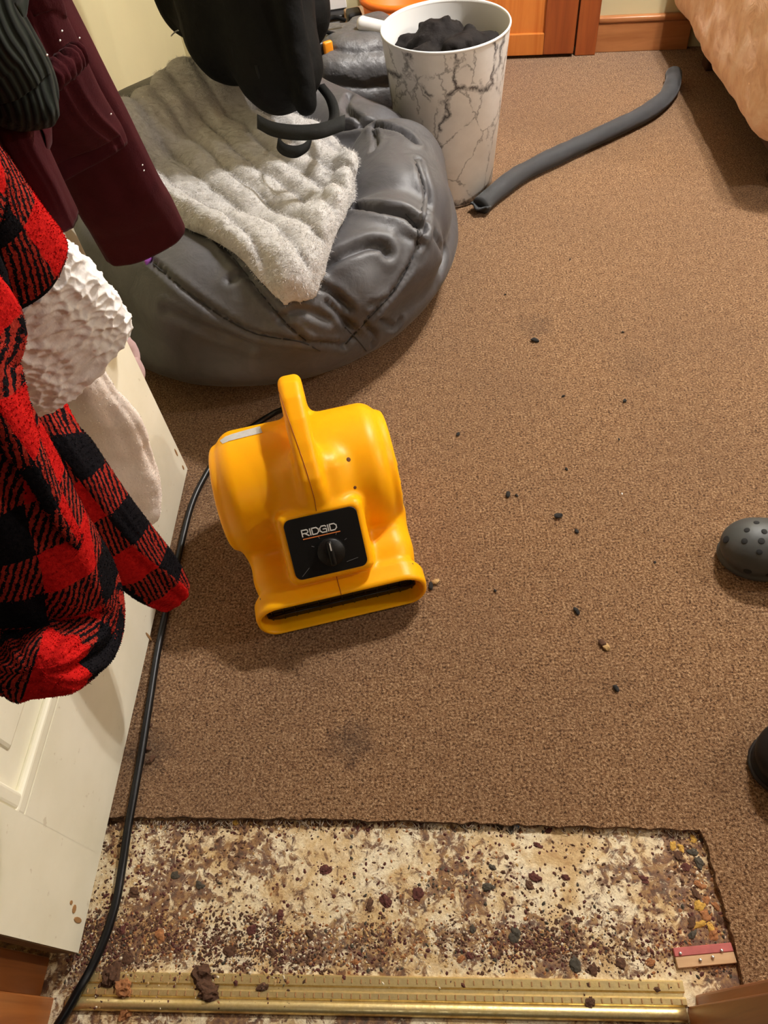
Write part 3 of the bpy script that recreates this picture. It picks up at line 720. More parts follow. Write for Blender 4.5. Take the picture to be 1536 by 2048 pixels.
# ================================================================== marbled bin and the black clothes in it
BC = (.067, 2.205)
binr = empty('waste_bin', (*BC, 0), 'tall white waste bin with dark marble veins holding black laundry', 'bin')
prof = [(.0, .002), (.134, .002), (.1365, .006), (.1735, .448), (.1745, .452), (.1735, .455), (.1710, .452), (.168, .42)]
obj('bin_wall', lathe(prof[:4], (*BC, 0), 96), 'marble_print', binr)
obj('bin_rim', lathe([(.1735, .4470), (.1752, .4485), (.1755, .452), (.1735, .4555), (.1705, .4535), (.1695, .448)], (*BC, 0), 96), 'white_plastic', binr)
obj('bin_lining', lathe([(.1700, .4500), (.1345, .012), (.0, .010)], (*BC, 0), 96), 'white_plastic', binr)
def f_laundry(P):
    d = s_ell(P, (*BC, .30), (.152, .152, .085))
    for (x, y, z, r) in ((-.07, -.03, .37, .055), (-.02, .05, .40, .060), (.05, .0, .385, .055), (.10, .045, .365, .045), (.09, -.06, .36, .05), (-.01, -.09, .355, .055), (-.09, .07, .37, .045), (.02, .10, .375, .05), (.03, -.04, .41, .035)):
        d = smin(d, s_ell(P, (BC[0]+x, BC[1]+y, z), (r*1.15, r*.85, r*.7)), .012)
    d = d-.030*fbm(P, 16, 3)-.020*np.abs(vnoise(P, 30))-.010*np.abs(vnoise(P, 62))
    return smax(d, np.hypot(P[..., 0]-BC[0], P[..., 1]-BC[1])-.135-.07*(P[..., 2])+.004, .01)
lo = obj('crumpled_clothes', nets(f_laundry, (BC[0]-.18, BC[1]-.18, .2), (BC[0]+.18, BC[1]+.18, .50), .005), 'black_knit')
props(lo, 'crumpled black clothes heaped inside the marbled bin', 'clothes')

# ================================================================== draught stopper tube
tp = smoothpts([at(960, 414, .022), at(980, 394, .026), at(1040, 348, .027), at(1120, 308, .027), at(1210, 266, .027), at(1285, 230, .027), at(1330, 196, .027), at(1346, 165, .027), at(1347, 148, .027)], 80)
u = np.linspace(0, 1, 80); tr = .0275*np.minimum(1, .55+np.minimum(u/.05, (1-u)/.03)**.6)*(1+.03*np.sin(u*40)); tr[-1] *= .3
draft = empty('draught_stopper', (tp[40][0], tp[40][1], 0), 'long dark grey fabric draught stopper tube lying on the carpet beside the bin', 'draught stopper')
V, F = tube(tp, tr, 18); V[:, 2] = np.maximum(V[:, 2]+.004*vnoise(V, 40), .0005); obj('tube', (V, F), 'tube_cloth', draft)
e = tp[0]; td = (tp[0]-tp[4]); td /= np.linalg.norm(td); sd = np.cross(td, [0, 0, 1])
obj('end_seam', ribbon([e+td*.002+sd*s*.030+td*.008*math.cos(s*4)+np.array([0, 0, .004*abs(s)]) for s in np.linspace(-1, 1, 12)], td+np.array([0, 0, .35]), .022, .003), 'tube_cloth', draft)

# ================================================================== bed corner
bed = empty('bed', (1.55, 2.36, 0), 'bed with peach tan plush blanket hanging over its side', 'bed')
def f_bed(P):
    d = s_box(P, (1.67, 2.52, .34), (.78, .53, .20), .08)
    return d-.022*fbm(P, 5, 3)-.006*vnoise(P, 22)
obj('blanket', nets(f_bed, (.78, 1.86, .08), (2.44, 3.05, .60), .015), 'bed_cloth', bed)
obj('bed_frame', rbox((1.66, 2.48, .12), (1.36, .94, .06), .01), 'dark_wood', bed, smooth=False)
for x in (.98, 2.26):
    for y in (2.08, 2.86): obj('bed_leg', rbox((x+.06, y, .05), (.06, .06, .10), .006), 'dark_wood', bed, smooth=False)

# ================================================================== cabinet on the far wall
cab = empty('cabinet', far(-.42, -.02, 0), 'glossy reddish wooden cabinet with a paler door panel against the far wall', 'cabinet', 0)
obj('carcass', join(farbox(-.84, -.80, -.03, .01, 0, 1.2), farbox(-.84, .0, .0, .01, 0.02, 1.2), farbox(-.84, 0, -.03, .01, 1.16, 1.2)), 'cabinet_wood', cab, smooth=False)
obj('side_post', farbox(-.075, .0, -.035, .01, 0, 1.2, .003), 'cabinet_wood', cab, smooth=False)
cd = obj('door', join(farbox(-.80, -.72, -.045, -.012, .012, 1.15, .003), farbox(-.195, -.082, -.045, -.012, .012, 1.15, .003), farbox(-.72, -.195, -.045, -.012, 1.05, 1.15, .003)), 'cabinet_wood', cab, smooth=False)
obj('lower_rail', farbox(-.72, -.195, -.045, -.012, .012, .085, .002), 'panel_wood', cd, smooth=False)
obj('door_panel', farbox(-.72, -.195, -.034, -.016, .085, 1.05), 'panel_wood', cd, smooth=False)

# ================================================================== clutter beside the cabinet
def thing1(name, VF, m, label, cat, smooth=False, group=None):
    return props(obj(name, VF, m, smooth=smooth), label, cat, group)
tub = empty('storage_tub', (-.05, 2.86, 0), 'bright orange plastic tub standing behind the marbled bin', 'tub')
obj('tub_wall', lathe([(0, .004), (.115, .004), (.145, .33), (.141, .33), (.11, .012), (0, .012)], (-.05, 2.86, 0), 40), 'orange_plastic', tub)
obj('tub_rim', lathe([(.143, .312), (.153, .314), (.154, .332), (.144, .334)], (-.05, 2.86, 0), 40), 'orange_plastic', tub)
a = at(718, 46, .355); b_ = at(800, 66, .34)
thing1('paper_roll', (lambda t: t)(tube(smoothpts([a, a*.7+b_*.3, b_], 8), [.016, .022, .021, .021, .021, .021, .021, .021], 20)), 'white_card', 'white cardboard tube leaning between grey bag and marbled bin', 'tube', True)
thing1('cardboard_box', rbox(at(712, 22, .20)+np.array([0, 0, -.10]), (.075, .09, .20), .003, 1, rz(.3)), 'brown_card', 'small brown cardboard box standing left of the orange tub', 'box')
thing1('tool_battery', join(rbox(at(718, 12, .30)+np.array([-.02, 0, -.035]), (.05, .06, .05), .008, 2, rz(.2))), 'black_plastic', 'black plastic block on the brown cardboard box', 'battery')
tray = empty('plastic_tray', (*at(655, 30, .17)[:2], 0), 'grey plastic organizer box with white cartons on its lid', 'box')
tb = at(655, 34, .17)
obj('tray_body', rbox(tb+np.array([-.01, .05, -.085]), (.14, .16, .165), .012, 2, rz(.15)), 'grey_plastic', tray)
obj('tray_lid', rbox(tb+np.array([-.01, .05, .004]), (.15, .17, .014), .005, 2, rz(.15)), 'black_plastic', tray)
for i, dx in enumerate((-.045, .035)):
    thing1('white_carton', rbox(tb+np.array([dx, .07, .032]), (.068, .09, .038), .003, 1, rz(.15)), 'white_card', ['white carton on the grey organizer box nearest the backpack', 'white carton on the grey organizer box nearest the cardboard box'][i], 'carton')

# ================================================================== clog and second shoe
def shoe_sdf(P, L=.28, Wd=.052, Ht=.085):
    x, y, z = P[..., 0], P[..., 1], P[..., 2]
    d = s_chain(P, [((.058, 0, .045), .050), ((.12, .004, .055), .048), ((.21, 0, .045), .040)], .03)
    d = smin(d, s_ell(P, (.062, 0, .048), (.066, .056, .042)), .02)
    sole = smin(s_ell(P, (.068, 0, .016), (.072, .056, .022)), s_ell(P, (.19, 0, .016), (.095, .043, .022)), .03)
    d = smin(d, sole, .006)
    opening = s_ell(P, (.205, 0, .085), (.085, .036, .055))
    d = smax(d, -opening, .008)
    return smax(d, .001-z, .004)
SO = at(1438, 1100, .02)*np.array([1, 1, 0]); SA = math.radians(-12); SR = rz(SA)
clog = empty('clog', SO, 'grey foam clog with round holes over the toe on the carpet', 'shoe', SA)
clVF = nets(lambda P: shoe_sdf(P), (-.02, -.075, -.004), (.31, .075, .12), .003)
obj('shoe_body', clVF, 'clog_foam', clog, local=True); cl_t = bvh(clVF)
for px, py, r in ((1513, 1045, .0052), (1494, 1060, .0052), (1529, 1063, .0055), (1489, 1082, .0055), (1523, 1082, .0058), (1519, 1104, .0055), (1545, 1046, .0052), (1550, 1080, .0055), (1545, 1104, .0055), (1452, 1079, .0075), (1495, 1143, .0075), (1540, 1150, .0075)):
    h = cl_t.ray_cast(Vector(SR.T@(EYE-SO)), Vector(SR.T@ray(px, py)).normalized())
    if h[0] is not None: obj('vent_hole', disc(np.array(h[0]), np.array(h[1]), r, .0008, 16), 'clog_hole', clog, local=True)
S2 = at(1512, 1535, .02)*np.array([1, 1, 0])
sh = empty('shoe', S2, 'black shoe with rounded toe at the right edge near the doorway', 'shoe', math.radians(8))
obj('upper', nets(lambda P: shoe_sdf(P), (-.02, -.075, -.004), (.31, .075, .12), .004), 'shoe_black', sh, local=True)
obj('outsole', nets(lambda P: smax(smin(s_ell(P, (.068, 0, .008), (.075, .059, .014)), s_ell(P, (.19, 0, .008), (.098, .046, .014)), .03), .0005-P[..., 2], .002), (-.02, -.075, -.004), (.31, .075, .03), .004), 'black_plastic', sh, local=True)

# ================================================================== garments hanging on the door
def station(Lp, Rp, x, depth, z=None):
    r = ray(*Rp); k = x/r[0]; return (EYE+ray(*Lp)*k, EYE+r*k, depth)
def wst(c, hw, depth, d=(0, 1, 0)):
    c = np.array(c, float); d = np.array(d, float); return (c-d*hw, c+d*hw, depth)
def loft(st, n=72, m=70, fold=.010, fs=14, ex=.85, hem=True, seed=0, tight=0, uoff=0., voff=0., twist=0.):
    S = np.array([np.concatenate([(a+b)/2, (b-a)/2, [d]]) for a, b, d in st]); S = smoothpts(S, m)
    C, A, D = S[:, :3], S[:, 3:6], S[:, 6]; T = np.gradient(C, axis=0)
    B = np.cross(A, T); B /= np.linalg.norm(B, axis=1)[:, None]+1e-9; B *= D[:, None]
    th = np.linspace(0, 2*math.pi, n, endpoint=False); cs, sn = np.cos(th), np.sin(th)
    ca = np.sign(cs)*np.abs(cs)**ex; sa = np.sign(sn)*np.abs(sn)**ex
    V = C[:, None]+A[:, None]*ca[None, :, None]+B[:, None]*sa[None, :, None]
    ln = np.concatenate([[0], np.cumsum(np.linalg.norm(np.diff(C, axis=0), axis=1))])
    rad = V-C[:, None]; rad /= np.linalg.norm(rad, axis=2)[..., None]+1e-9
    q = np.stack([np.broadcast_to(cs*1.0, (m, n)), np.broadcast_to(sn*1.0, (m, n)), np.broadcast_to(ln[:, None]*1.2, (m, n))], -1)
    Q = q*np.array([fs*.12, fs*.12, 2.2])+seed*3.7
    V = V+rad*(fold*2*(vnoise(Q, 1.0)+.5*vnoise(Q, 2.1)))[..., None]
    seg = np.linalg.norm(np.diff(np.concatenate([V, V[:, :1]], 1), axis=1), axis=2).mean(0); cu = np.concatenate([[0], np.cumsum(seg)])[:-1]
    aw = np.linalg.norm(A, axis=1)[:, None]; UV = np.stack([(ca+.55*sa*(D[:, None]/aw))[None, :, :][0]*aw+uoff+twist*ln[:, None], np.broadcast_to(ln[:, None], (m, n))+voff], -1)
    rows = [V[i] for i in range(m)]; uvr = [UV[i] for i in range(m)]
    Te = T[-1]/np.linalg.norm(T[-1]); c = C[-1]
    if hem == 'flat':
        for sc_, dz in ((.985, .004), (.93, .008), (.6, .008), (.05, .006)):
            rows.append(c+(V[-1]-c)*sc_+Te*dz); uvr.append(UV[-1])
    elif hem:
        for sc_, dz in ((.975, .004), (.93, .003), (.88, -.012), (.80, -.07)):
            rows.append(c+(V[-1]-c)*sc_+Te*dz); uvr.append(UV[-1]+np.array([0, .004]))
    else:
        for sc_, dz in ((.90, .5), (.70, .85), (.40, 1.0), (.05, 1.05)):
            rows.append(c+(V[-1]-c)*sc_+Te*dz*D[-1]*.9); uc = np.array([uoff+twist*ln[-1], voff+ln[-1]+dz*D[-1]]); uvr.append(np.stack([uc[0]+(UV[-1][:, 0]-uc[0])*sc_, np.full(n, uc[1])], -1))
    W_ = np.concatenate(rows); M_ = len(rows)
    F = [(i*n+k, i*n+(k+1) % n, (i+1)*n+(k+1) % n, (i+1)*n+k) for i in range(M_-1) for k in range(n)]
    F += [tuple(range(n))[::-1], tuple(range((M_-1)*n, M_*n))]
    return (W_, F), np.concatenate(uvr)
def cell(P, s):
    Q = P*s; b = np.floor(Q).astype(int); best = np.full(len(P), 9.); sec = best.copy()
    for i in (-1, 0, 1):
        for j in (-1, 0, 1):
            for k in (-1, 0, 1):
                c = b+np.array([i, j, k]); w = c & 31
                f = np.stack([_perm[w[:, 0], w[:, 1], w[:, 2]], _perm[w[:, 1], w[:, 2], w[:, 0]], _perm[w[:, 2], w[:, 0], w[:, 1]]], -1)
                e = np.linalg.norm(c+f-Q, axis=1); sec = np.minimum(sec, np.maximum(best, e)); best = np.minimum(best, e)
    return best, sec
def fuzz(VF, n, length, wid):
    V, F = VF; F4 = np.array([f for f in F if len(f) == 4]); N = vnormals(V, F4); idx = rng.integers(0, len(V), n); a = F4[rng.integers(0, len(F4), n)]
    w = rng.random((n, 4)); w /= w.sum(1)[:, None]; p = (V[a]*w[..., None]).sum(1); nn = (N[a]*w[..., None]).sum(1)
    d = nn+rng.normal(0, .45, (n, 3)); d /= np.linalg.norm(d, axis=1)[:, None]+1e-9; sd = np.cross(d, rng.normal(0, 1, (n, 3))); sd /= np.linalg.norm(sd, axis=1)[:, None]+1e-9
    L = length*(.4+.9*rng.random(n))[:, None]
    return (np.stack([p-sd*wid-nn*.001, p+sd*wid-nn*.001, p+d*L], 1).reshape(-1, 3), np.arange(3*n).reshape(-1, 3)), a[:, 0]

# over-door hooks
def hook(y, z, label):
    hk = empty('door_hook', (DX, y, z), label, 'hook', group='hooks on the door')
    obj('back_plate', rbox((DX+.003, y, z), (.006, .03, .09), .002, 2), 'steel', hk)
    obj('hook_arm', tube(smoothpts([(DX+.004, y, z-.02), (DX+.04, y, z-.03), (DX+.075, y, z-.005), (DX+.08, y, z+.03)], 16), .005, 8), 'steel', hk)
for y_, tx in ((.30, 'steel hook on the white door holding the plaid robe'), (.60, 'steel hook on the white door holding the maroon sweatshirt'), (.85, 'steel hook on the white door holding the cream plush robe')): hook(y_, 1.62, tx)

# plaid fleece robe with sherpa cuff
robe = empty('plaid_robe', (-.43, .36, .3), 'red and black buffalo plaid fleece robe with white sherpa cuff hanging on the door', 'robe')
def cloth(name, st, m_, par, fz=None, fl=.005, lumps=0, **kw):
    VF, uv = loft(st, **kw)
    if lumps: VF = (VF[0]+vnormals(VF[0], np.array([f for f in VF[1] if len(f) == 4]))*(lumps*fbm(VF[0], 17, 3))[:, None], VF[1])
    o = obj(name, VF, m_, par, uv=uv)
    if fz:
        (fv, ff), src = fuzz(VF, fz, fl, .0005); g = obj('fuzz', (fv, ff), m_, o, smooth=False, uv=np.repeat(uv[src], 3, axis=0)); g['kind'] = 'stuff'
    return VF
cloth('robe_front', [wst((-.47, .30, 1.60), .05, .04), wst((-.44, .28, 1.30), .10, .06), station((-330, 430), (-90, 520), -.37, .05), station((-230, 740), (5, 770), -.37, .055), station((-190, 960), (110, 965), -.37, .06), station((-150, 1140), (205, 1120), -.37, .06), station((-120, 1250), (240, 1205), -.37, .05), station((-80, 1320), (225, 1275), -.37, .04), station((-30, 1348), (165, 1318), -.37, .03)],
      'plaid_fleece', robe, fz=26000, fold=.012, fs=20, seed=1, hem=False, m=100, n=110, uoff=.091, voff=.081, twist=.12)
cloth('robe_side', [wst((-.46, .42, 1.60), .05, .04), wst((-.46, .42, 1.30), .07, .05), station((-90, 480), (30, 560), -.53, .030), station((0, 770), (118, 800), -.51, .036), station((80, 930), (188, 900), -.475, .040), station((165, 1100), (290, 1038), -.44, .040), station((250, 1182), (348, 1112), -.425, .034), station((310, 1215), (376, 1160), -.42, .022)],
      'plaid_fleece', robe, fz=16000, fold=.006, fs=16, seed=4, hem=False, m=90, n=90, uoff=.078, voff=.020, twist=-.10)
cloth('robe_fold', [wst((-.42, .36, 1.58), .04, .03), wst((-.39, .35, 1.30), .05, .035), station((-120, 560), (-40, 590), -.35, .030), station((-60, 720), (18, 745), -.35, .030), station((-10, 850), (58, 835), -.35, .028), station((50, 950), (98, 925), -.355, .024), station((105, 1040), (140, 1020), -.36, .018), station((140, 1085), (165, 1070), -.365, .010)],
      'plaid_fleece', robe, fz=6000, fold=.003, fs=12, seed=9, hem=False, m=60, n=50, uoff=.004, voff=.085)
cloth('robe_sleeve', [wst((-.45, .52, 1.60), .05, .04), wst((-.42, .48, 1.30), .08, .06), station((-300, 300), (-90, 230), -.36, .055), station((-260, 420), (15, 325), -.36, .055), station((-210, 550), (80, 405), -.36, .055), station((-165, 640), (130, 468), -.36, .055)],
      'plaid_fleece', robe, fz=12000, fold=.004, seed=6, hem=True, m=70, n=90, uoff=.088, voff=.128)
VF, uv = loft([station((-110, 650), (112, 452), -.37, .050), station((-75, 690), (150, 490), -.37, .052), station((-25, 738), (198, 536), -.37, .052), station((18, 782), (234, 580), -.37, .050), station((50, 815), (256, 612), -.37, .046)], n=240, m=120, fold=.004, seed=2, ex=.62, hem='flat')
N4 = vnormals(VF[0], np.array([f for f in VF[1] if len(f) == 4])); f1, f2 = cell(VF[0]*np.array([1, .75, 1])+.006*np.stack([vnoise(VF[0], 40)]*3, -1), 78); lump = .7*np.sqrt(np.clip(1-(f1/.78)**2, 0, 1))+.3*np.clip((f2-f1)/.5, 0, 1)
VF = (VF[0]+N4*(.0060*lump[:, None]), VF[1]); cuff = obj('sherpa_cuff', VF, 'sherpa', robe, label='curly white sherpa cuff')

# cream plush robe against the door
plush = empty('plush_robe', (-.55, .62, .12), 'cream plush fleece garment hanging flat against the white door behind the plaid robe', 'robe')
VF = cloth('plush_body', [wst((-.53, .85, 1.60), .05, .03), wst((-.53, .80, 1.2), .08, .03), station((0, 560), (130, 620), -.50, .03), station((60, 760), (205, 735), -.50, .034), station((110, 880), (272, 840), -.50, .036), station((160, 1000), (315, 945), -.505, .034), station((215, 1065), (325, 1015), -.51, .022)],
      'cream_plush', plush, lumps=.012, fz=12000, fl=.003, fold=.014, fs=11, seed=12, hem=False, m=100, n=100)

# maroon sweatshirt
sw = empty('sweatshirt', (-.43, .8, .5), 'dark maroon fleece sweatshirt with hanging sleeves on the upper part of the door', 'sweatshirt')
XS = -.415
cloth('long_sleeve', [wst((-.47, .62, 1.62), .05, .04), wst((-.45, .66, 1.35), .07, .05), station((-60, -120), (70, -110), XS, .04), station((0, 40), (146, 25), XS, .045), station((60, 210), (232, 185), XS, .045), station((140, 400), (310, 345), XS, .046), station((172, 458), (340, 396), XS, .044), station((206, 518), (366, 450), XS, .036)],
      'maroon_fleece', sw, fold=.004, seed=3, m=80, n=80)
cloth('body_panel', [wst((-.46, .58, 1.62), .08, .04), wst((-.43, .58, 1.35), .12, .05), station((-150, -80), (45, -80), -.39, .04), station((-110, 60), (122, 55), -.39, .045), station((-60, 200), (192, 190), -.39, .045), station((0, 330), (238, 252), -.39, .038), station((40, 395), (252, 282), -.39, .030)],
      'maroon_fleece', sw, fold=.008, fs=22, seed=5, m=80, n=90)
cloth('short_sleeve', [wst((-.41, .60, 1.5), .05, .03), station((-60, 130), (25, 110), -.37, .03), station((0, 280), (78, 260), -.37, .03), station((55, 380), (122, 355), -.37, .028), station((98, 442), (154, 430), -.37, .024)],
      'maroon_fleece', sw, fold=.003, seed=8, m=60, n=60)
pu = [atx(a, b, -.352) for a, b in ((100, 155), (125, 138), (145, 120), (158, 105))]
V, F = tube(smoothpts(pu, 30), .010+.003*np.sin(np.arange(30)*1.3), 12); obj('gathered_seam', (V+.004*vnoise(V, 90)[:, None], F), 'maroon_fleece', sw)
for (px, py) in ((94, 110), (120, 81), (124, 62), (159, 76), (222, 228), (285, 330), (288, 341)):
    obj('lint', rbox(atx(px, py, -.318 if px < 140 else (-.335 if px < 200 else -.346)), (.0014, .0028, .0014), .0005, 1), 'lint', sw)
# dark knit sleeve in front
kn_ = empty('knit_sleeve', (-.33, .62, .75), 'dark green black ribbed knit sleeve hanging in front of the maroon sweatshirt', 'sleeve')
cloth('knit', [wst((-.43, .56, 1.60), .05, .035), wst((-.38, .55, 1.35), .07, .05), station((-160, -150), (-20, -160), -.335, .04), station((-130, 20), (20, 10), -.335, .042), station((-100, 110), (62, 75), -.335, .042), station((-70, 180), (100, 140), -.335, .038), station((-45, 205), (106, 190), -.335, .028)], 'dark_knit', kn_, fold=.004, seed=11, hem=False, m=70, n=80)
# pink cloth behind the door
pk = [atx(250, 700, -.66), atx(268, 735, -.66), atx(284, 765, -.66)]
V, F = tube(smoothpts([(-.66, 1.10, .55), pk[0]+[0, .02, 0], pk[1]+[0, .015, 0], pk[2]+[0, .01, 0]], 24), np.array([.02]*18+[.02, .02, .018, .015, .012, .007]), 12, flat=.5)
props(obj('pink_towel', (V+.006*vnoise(V, 60)[:, None], F), 'pink_cloth'), 'pale pink cloth corner showing behind the edge of the white door', 'towel')

# ================================================================== brass threshold strip
xs0, xs1 = -.585, .312
def stripx(prof, x0, x1, n=60):
    V = []; X = np.linspace(x0, x1, n)
    for x in X: V += [(x, y-.006*(x+.15), z) for y, z in prof]
    k = len(prof); F = [(i*k+j, (i+1)*k+j, (i+1)*k+(j+1) % k, i*k+(j+1) % k) for i in range(n-1) for j in range(k)]
    return np.array(V), F+[tuple(range(k)), tuple(range((n-1)*k, n*k))[::-1]]
strip = empty('threshold_strip', (-.137, .06, ZS), 'brass carpet threshold strip with raised notched ridges across the doorway', 'threshold strip')
A0 = ZS
obj('nose', stripx([(.034, A0), (.0345, A0+.004), (.038, A0+.0085), (.043, A0+.010), (.048, A0+.0085), (.0515, A0+.006), (.0515, A0)], xs0, xs1), 'brass', strip)
def ridge(y0, y1, z): return stripx([(y0, A0), (y0, A0+z), (y0+.002, A0+z+.0018), (y1-.002, A0+z+.0018), (y1, A0+z), (y1, A0)], xs0+.02, xs1+.003)
obj('ridge', ridge(.0525, .0635, .0052), 'brass', strip, smooth=False)
obj('ridge', ridge(.0685, .0835, .0042), 'brass', strip, smooth=False)
obj('channel', stripx([(.0515, A0), (.0515, A0+.0035), (.0695, A0+.0035), (.0695, A0)], xs0+.01, xs1), 'brass', strip, smooth=False)
nt = []
for i in range(64):
    x = xs0+.03+i*.0137
    for y, z in ((.058, .0072), (.0765, .0061)):
        nt.append(rbox((x+rng.normal(0, .0004), y-.006*(x+.15)+rng.normal(0, .0006), A0+z), (.0022, .0062, .0016), .0006, 1))
no = obj('notch', join(*nt), 'chip_orange', strip, smooth=False); no['kind'] = 'stuff'; no.data.materials[0] = MATS['bare_chip']

# ================================================================== tack strip
tk0 = at(1346, 1897, ZS); tk1 = at(1462, 1886, ZS); tk2 = at(1468, 1926, ZS); tk3 = at(1353, 1938, ZS)
tc_ = (tk0+tk1+tk2+tk3)/4; ta = math.atan2((tk1-tk0)[1], (tk1-tk0)[0]); tl = np.linalg.norm(tk1-tk0); tw = np.linalg.norm(tk3-tk0)
tack = empty('tack_strip', (tc_[0], tc_[1], ZS), 'short wooden tack strip with red painted half nailed by the doorway', 'tack strip', ta)
obj('batten', rbox((0, -tw*.22, .003), (tl, tw*.56, .006), .0008, 1), 'strip_wood', tack, local=True, smooth=False)
obj('painted_half', rbox((0, tw*.28, .0035), (tl, tw*.44, .007), .0008, 1), 'red_paint', tack, local=True, smooth=False)
for x, y in ((-tl*.40, tw*.2), (tl*.12, -tw*.12), (tl*.3, tw*.15), (-tl*.1, -tw*.2)): obj('tack_nail', disc((x, y, .0078), (0, 0, 1), .0022, .0012, 10), 'steel', tack, local=True)

# ================================================================== debris
def chips(n, dens, rmin, rmax, flat, zb):
    pts = []
    while len(pts) < n:
        x = rng.uniform(-.60, .395, 400); y = rng.uniform(.040, .303, 400); k = rng.random(400) < dens(x, y)
        pts += list(zip(x[k], y[k]))
    pts = np.array(pts[:n]); o = np.array([[1, 0, 0], [.3, .95, 0], [-.8, .6, 0], [-.9, -.5, 0], [.2, -1, 0], [.1, .1, 1]], float)
    f = [(0, 1, 5), (1, 2, 5), (2, 3, 5), (3, 4, 5), (4, 0, 5)]
    V, F = [], []
    for i, (x, y) in enumerate(pts):
        a = rng.uniform(0, 6.28); r = rmin+(rmax-rmin)*rng.random()**2.5; q = o*np.array([r*rng.uniform(.6, 1.3), r*rng.uniform(.5, 1), r*flat*rng.uniform(.5, 1.3)])@rz(a).T
        q[:5] *= rng.uniform(.7, 1.25, (5, 1)); V.append(q+np.array([x, y, zb(x, y)])); F += [tuple(6*i+j for j in t_) for t_ in f]
    return np.concatenate(V), F
def zb(x, y): return ZS-.0002 if y > .085-.006*(x+.15) else (ZS+.006 if y > .05 else ZS+.0085)
def nz2(x, y, s, o): return vnoise(np.stack([x, y, np.full_like(x, o)], -1), s)*.7+vnoise(np.stack([x, y, np.full_like(x, o+9)], -1), s*2.3)*.4
def dens(o):
    def f(x, y):
        band = 1.1*np.exp(-((y-.125)/.030)**2)+.55*np.exp(-((y-.298)/.012)**2)+.45*np.exp(-((y-.21)/.03)**2)*np.exp(-((x+.05)/.12)**2)+.35*np.exp(-((x+.52)/.06)**2)+.5*np.exp(-((x-.36)/.03)**2)+.10
        strip_ = np.where(y < .085, np.where(x < -.33, .45, .05)+.8*np.exp(-((x+.43)/.02)**2)+.8*np.exp(-((x+.27)/.025)**2), 1)
        return np.clip(band*strip_*(.5+2.4*nz2(x, y, 14, o)), 0, 1)
    return f
DV, DF, DM = [], [], []; nv = 0
kinds = (('chip_brown', 7500, .0006, .0042), ('chip_maroon', 4500, .0007, .0042), ('chip_tan', 3000, .0007, .0036), ('chip_orange', 1500, .0007, .0042), ('chip_slate', 800, .0007, .0042), ('chip_cream', 2600, .0007, .0034))
for k_, (m_, n_, r0, r1) in enumerate(kinds):
    v_, f_ = chips(n_, dens(k_*5.3 % 11), r0, r1, .5, zb); DV.append(v_); DF += [tuple(i+nv for i in q) for q in f_]; DM += [k_]*len(f_); nv += len(v_)
deb = obj('debris_crumbs', (np.concatenate(DV), DF), 'chip_brown', smooth=False)
for m_, *_x in kinds[1:]: deb.data.materials.append(MATS[m_])
deb.data.polygons.foreach_set('material_index', DM)
props(deb, 'brown red and cream crumbs of old padding scattered over the bare subfloor', 'debris', None, 'stuff')
# larger foam flakes
def lumpy(p, r, h, seed, m_, name, lab_, cat, grp):
    bm = bmesh.new(); bmesh.ops.create_icosphere(bm, subdivisions=3, radius=1); V = np.array([v.co[:] for v in bm.verts]); F = [tuple(v.index for v in f.verts) for f in bm.faces]; bm.free()
    V = V*(1+.9*vnoise(V*.9+seed*3.1, 1.6)+.5*vnoise(V+seed*1.7, 3.4)+.35*vnoise(V+seed, 8))[:, None]*np.array([r, r*rng.uniform(.5, .9), r*h]); V = V@rz(rng.uniform(0, 6.3)).T
    V[:, 2] = np.maximum(V[:, 2], -.0006); V += p
    return props(obj(name, (V, F), m_, smooth=False), lab_, cat, grp)
def flake(px, py, r, m_, lab_, grp, z=ZS, h=.35): lumpy(at(px, py, z), r, h, px+py*.37, m_, 'foam_flake', lab_, 'debris', grp)
COLW = {'chip_yellow': 'yellow', 'chip_slate': 'dark slate', 'chip_orange': 'orange brown', 'chip_brown': 'dark brown', 'chip_maroon': 'dull maroon', 'chip_blue': 'small blue'}
def where(px, py):
    if px > 1330: return 'by the tack strip' if py > 1800 else 'in the corner of the carpet cut'
    if py < 1700: return 'along the carpet cut edge'
    if py > 1880: return 'just behind the brass strip'
    if px < 450: return 'near the black cord'
    return 'in the middle of the bare subfloor' if px < 900 else 'right of centre on the bare subfloor'
fl_list = []
